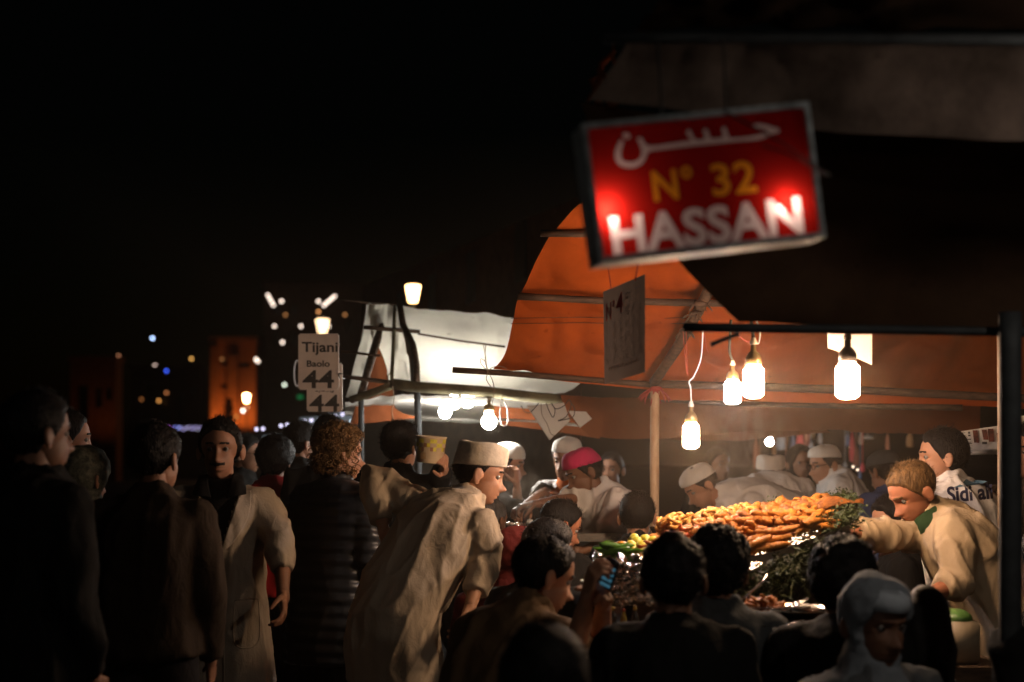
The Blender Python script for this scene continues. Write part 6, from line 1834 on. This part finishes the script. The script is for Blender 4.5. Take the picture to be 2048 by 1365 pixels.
# --- shop goods hanging far behind the rear cooks
DG = 13.0
cols = [(.30, .10, .05), (.35, .16, .06), (.20, .19, .18), (.10, .12, .18), (.40, .05, .05), (.16, .05, .03), (.45, .30, .2), (.25, .22, .2)]
goods = [(1512, 908, 14, 70), (1548, 890, 8, 60), (1562, 884, 22, 34), (1585, 886, 14, 40), (1600, 880, 16, 40), (1614, 872, 14, 42), (1625, 868, 12, 22), (1640, 876, 12, 30), (1572, 925, 8, 26), (1520, 940, 10, 26), (1622, 900, 14, 34), (1695, 880, 10, 26), (1704, 895, 12, 60), (1712, 912, 16, 40), (1722, 878, 10, 24),
         (1735, 875, 26, 8), (1775, 885, 9, 36), (1820, 880, 16, 30), (1690, 935, 10, 24), (1720, 955, 8, 40), (1725, 935, 10, 20)]
adj = ['reddish brown', 'tan', 'grey', 'slate blue', 'bright red', 'dark brown', 'pale beige', 'dusty grey']
for k, (x, y, w, h) in enumerate(goods):
    c = P(x, y, DG+random.uniform(-.3, .3)); s = DG/FPX; i = k % len(cols)
    bm = bmesh.new()
    add_lathe(bm, c+Vector((0, 0, -h/2*s)), [(.002, 0), (w*.42*s, h*.04*s), (w*.5*s, h*.3*s), (w*.4*s, h*.7*s), (w*.16*s, h*.92*s), (.003, h*s)], 10)
    add_tube(bm, [c+Vector((0, 0, h/2*s)), c+Vector((0, 0, h/2*s+.35))], .004, 4)
    where = 'left of the domed cap cook' if x < 1530 else 'between the rear cooks' if x < 1680 else 'right of the cook with glasses'
    tag(obj('hanging_bag', bm, cloth('goods_%d' % i, cols[i]), None, c), '%s bag hanging in the far shop %s' % (adj[i], where), 'hanging bag', 'goods hanging in the far shop')
bulb(1539, 883, 11.5, hc(14, 11.5), hc(17, 11.5), glow('far_lamp_glass', (.95, .97, 1.0), 1500), 'small distant lit bulb over the tall capped cook', [([(1539, 850, 11.5)], .004, M_WIREB)], 'globe', sockh=.03)
for k, (px, py) in enumerate(((1706, 934), (1715, 940))):
    globe(px, py, 12.4, 2.2, (1, .75, .55), 3.0, ('left of two tiny glinting lamps in the far shop', 'right of two tiny glinting lamps in the far shop')[k])
# ------------------------------------------------------------------ cooking smoke under the orange tent, added halo around its bulbs
def smoke(name, label, lo, hi, density, wisps=None, soft=False):
    m, nt, N, L = nmat(name+'_volume')
    v = N.new('ShaderNodeVolumePrincipled'); o = N.new('ShaderNodeOutputMaterial')
    v.inputs['Color'].default_value = (.85, .68, .52, 1); v.inputs['Anisotropy'].default_value = .25
    v.inputs['Density'].default_value = density
    if wisps:
        tc = N.new('ShaderNodeTexCoord'); mp = N.new('ShaderNodeMapping'); mp.inputs['Scale'].default_value = (1, 1, .45)
        L.new(tc.outputs['Object'], mp.inputs['Vector'])
        nz = N.new('ShaderNodeTexNoise'); nz.inputs['Scale'].default_value = 6.5; nz.inputs['Detail'].default_value = 4; nz.inputs['Distortion'].default_value = 1.6
        L.new(mp.outputs[0], nz.inputs['Vector'])
        r = N.new('ShaderNodeMapRange'); r.inputs['From Min'].default_value = .46; r.inputs['From Max'].default_value = .72; r.inputs['To Max'].default_value = density
        L.new(nz.outputs['Fac'], r.inputs['Value'])
        # fades out towards the sides of its column
        g = N.new('ShaderNodeTexGradient'); g.gradient_type = 'SPHERICAL'; m2 = N.new('ShaderNodeMapping'); ctr = (Vector(lo)+Vector(hi))/2; sz = (Vector(hi)-Vector(lo))/2
        m2.inputs['Scale'].default_value = (1/sz.x, 1/sz.y, 1/sz.z)
        L.new(tc.outputs['Object'], m2.inputs['Vector']); L.new(m2.outputs[0], g.inputs['Vector'])
        mu = N.new('ShaderNodeMath'); mu.operation = 'MULTIPLY'; L.new(r.outputs[0], mu.inputs[0]); L.new(g.outputs['Fac'], mu.inputs[1]); L.new(mu.outputs[0], v.inputs['Density'])
    if soft:   # thicker in the middle, thinning out to nothing
        tc = N.new('ShaderNodeTexCoord'); g = N.new('ShaderNodeTexGradient'); g.gradient_type = 'SPHERICAL'; m2 = N.new('ShaderNodeMapping'); sz = (Vector(hi)-Vector(lo))/2
        m2.inputs['Scale'].default_value = (1/sz.x, 1/sz.y, 1/sz.z)
        L.new(tc.outputs['Object'], m2.inputs['Vector']); L.new(m2.outputs[0], g.inputs['Vector'])
        mu = N.new('ShaderNodeMath'); mu.operation = 'MULTIPLY'; mu.inputs[1].default_value = density; L.new(g.outputs['Fac'], mu.inputs[0]); L.new(mu.outputs[0], v.inputs['Density'])
    L.new(v.outputs[0], o.inputs['Volume'])
    c = (Vector(lo)+Vector(hi))/2; bm = bmesh.new(); add_box(bm, c, Vector(hi)-Vector(lo))
    ob = obj(name, bm, m, None, c, smooth=False)
    return tag(ob, label, 'smoke', None, 'stuff')
smoke('smoke', 'thin cooking smoke hanging under the tents around the lit bulbs', (-1.6, 4.4, .8), (3.3, 10.4, 2.62), .0065)
smoke('steam', 'white steam rising beside the bent cook at the grill', (1.02, 7.6, 1.2), (1.62, 8.2, 2.06), 4, True)
smoke('steam', 'small wisp of steam rising from the pan before the cooks', (-.12, 7.2, 1.27), (.22, 7.6, 1.60), 6, True)
smoke('smoke', 'haze added for the warm halo around the four bulbs over the food', (-.1, 4.5, 1.15), (2.1, 6.9, 2.6), .03, None, True)  # soft volume added to give the bulbs a warm halo
bpy.data.scenes.remove(_tmp)
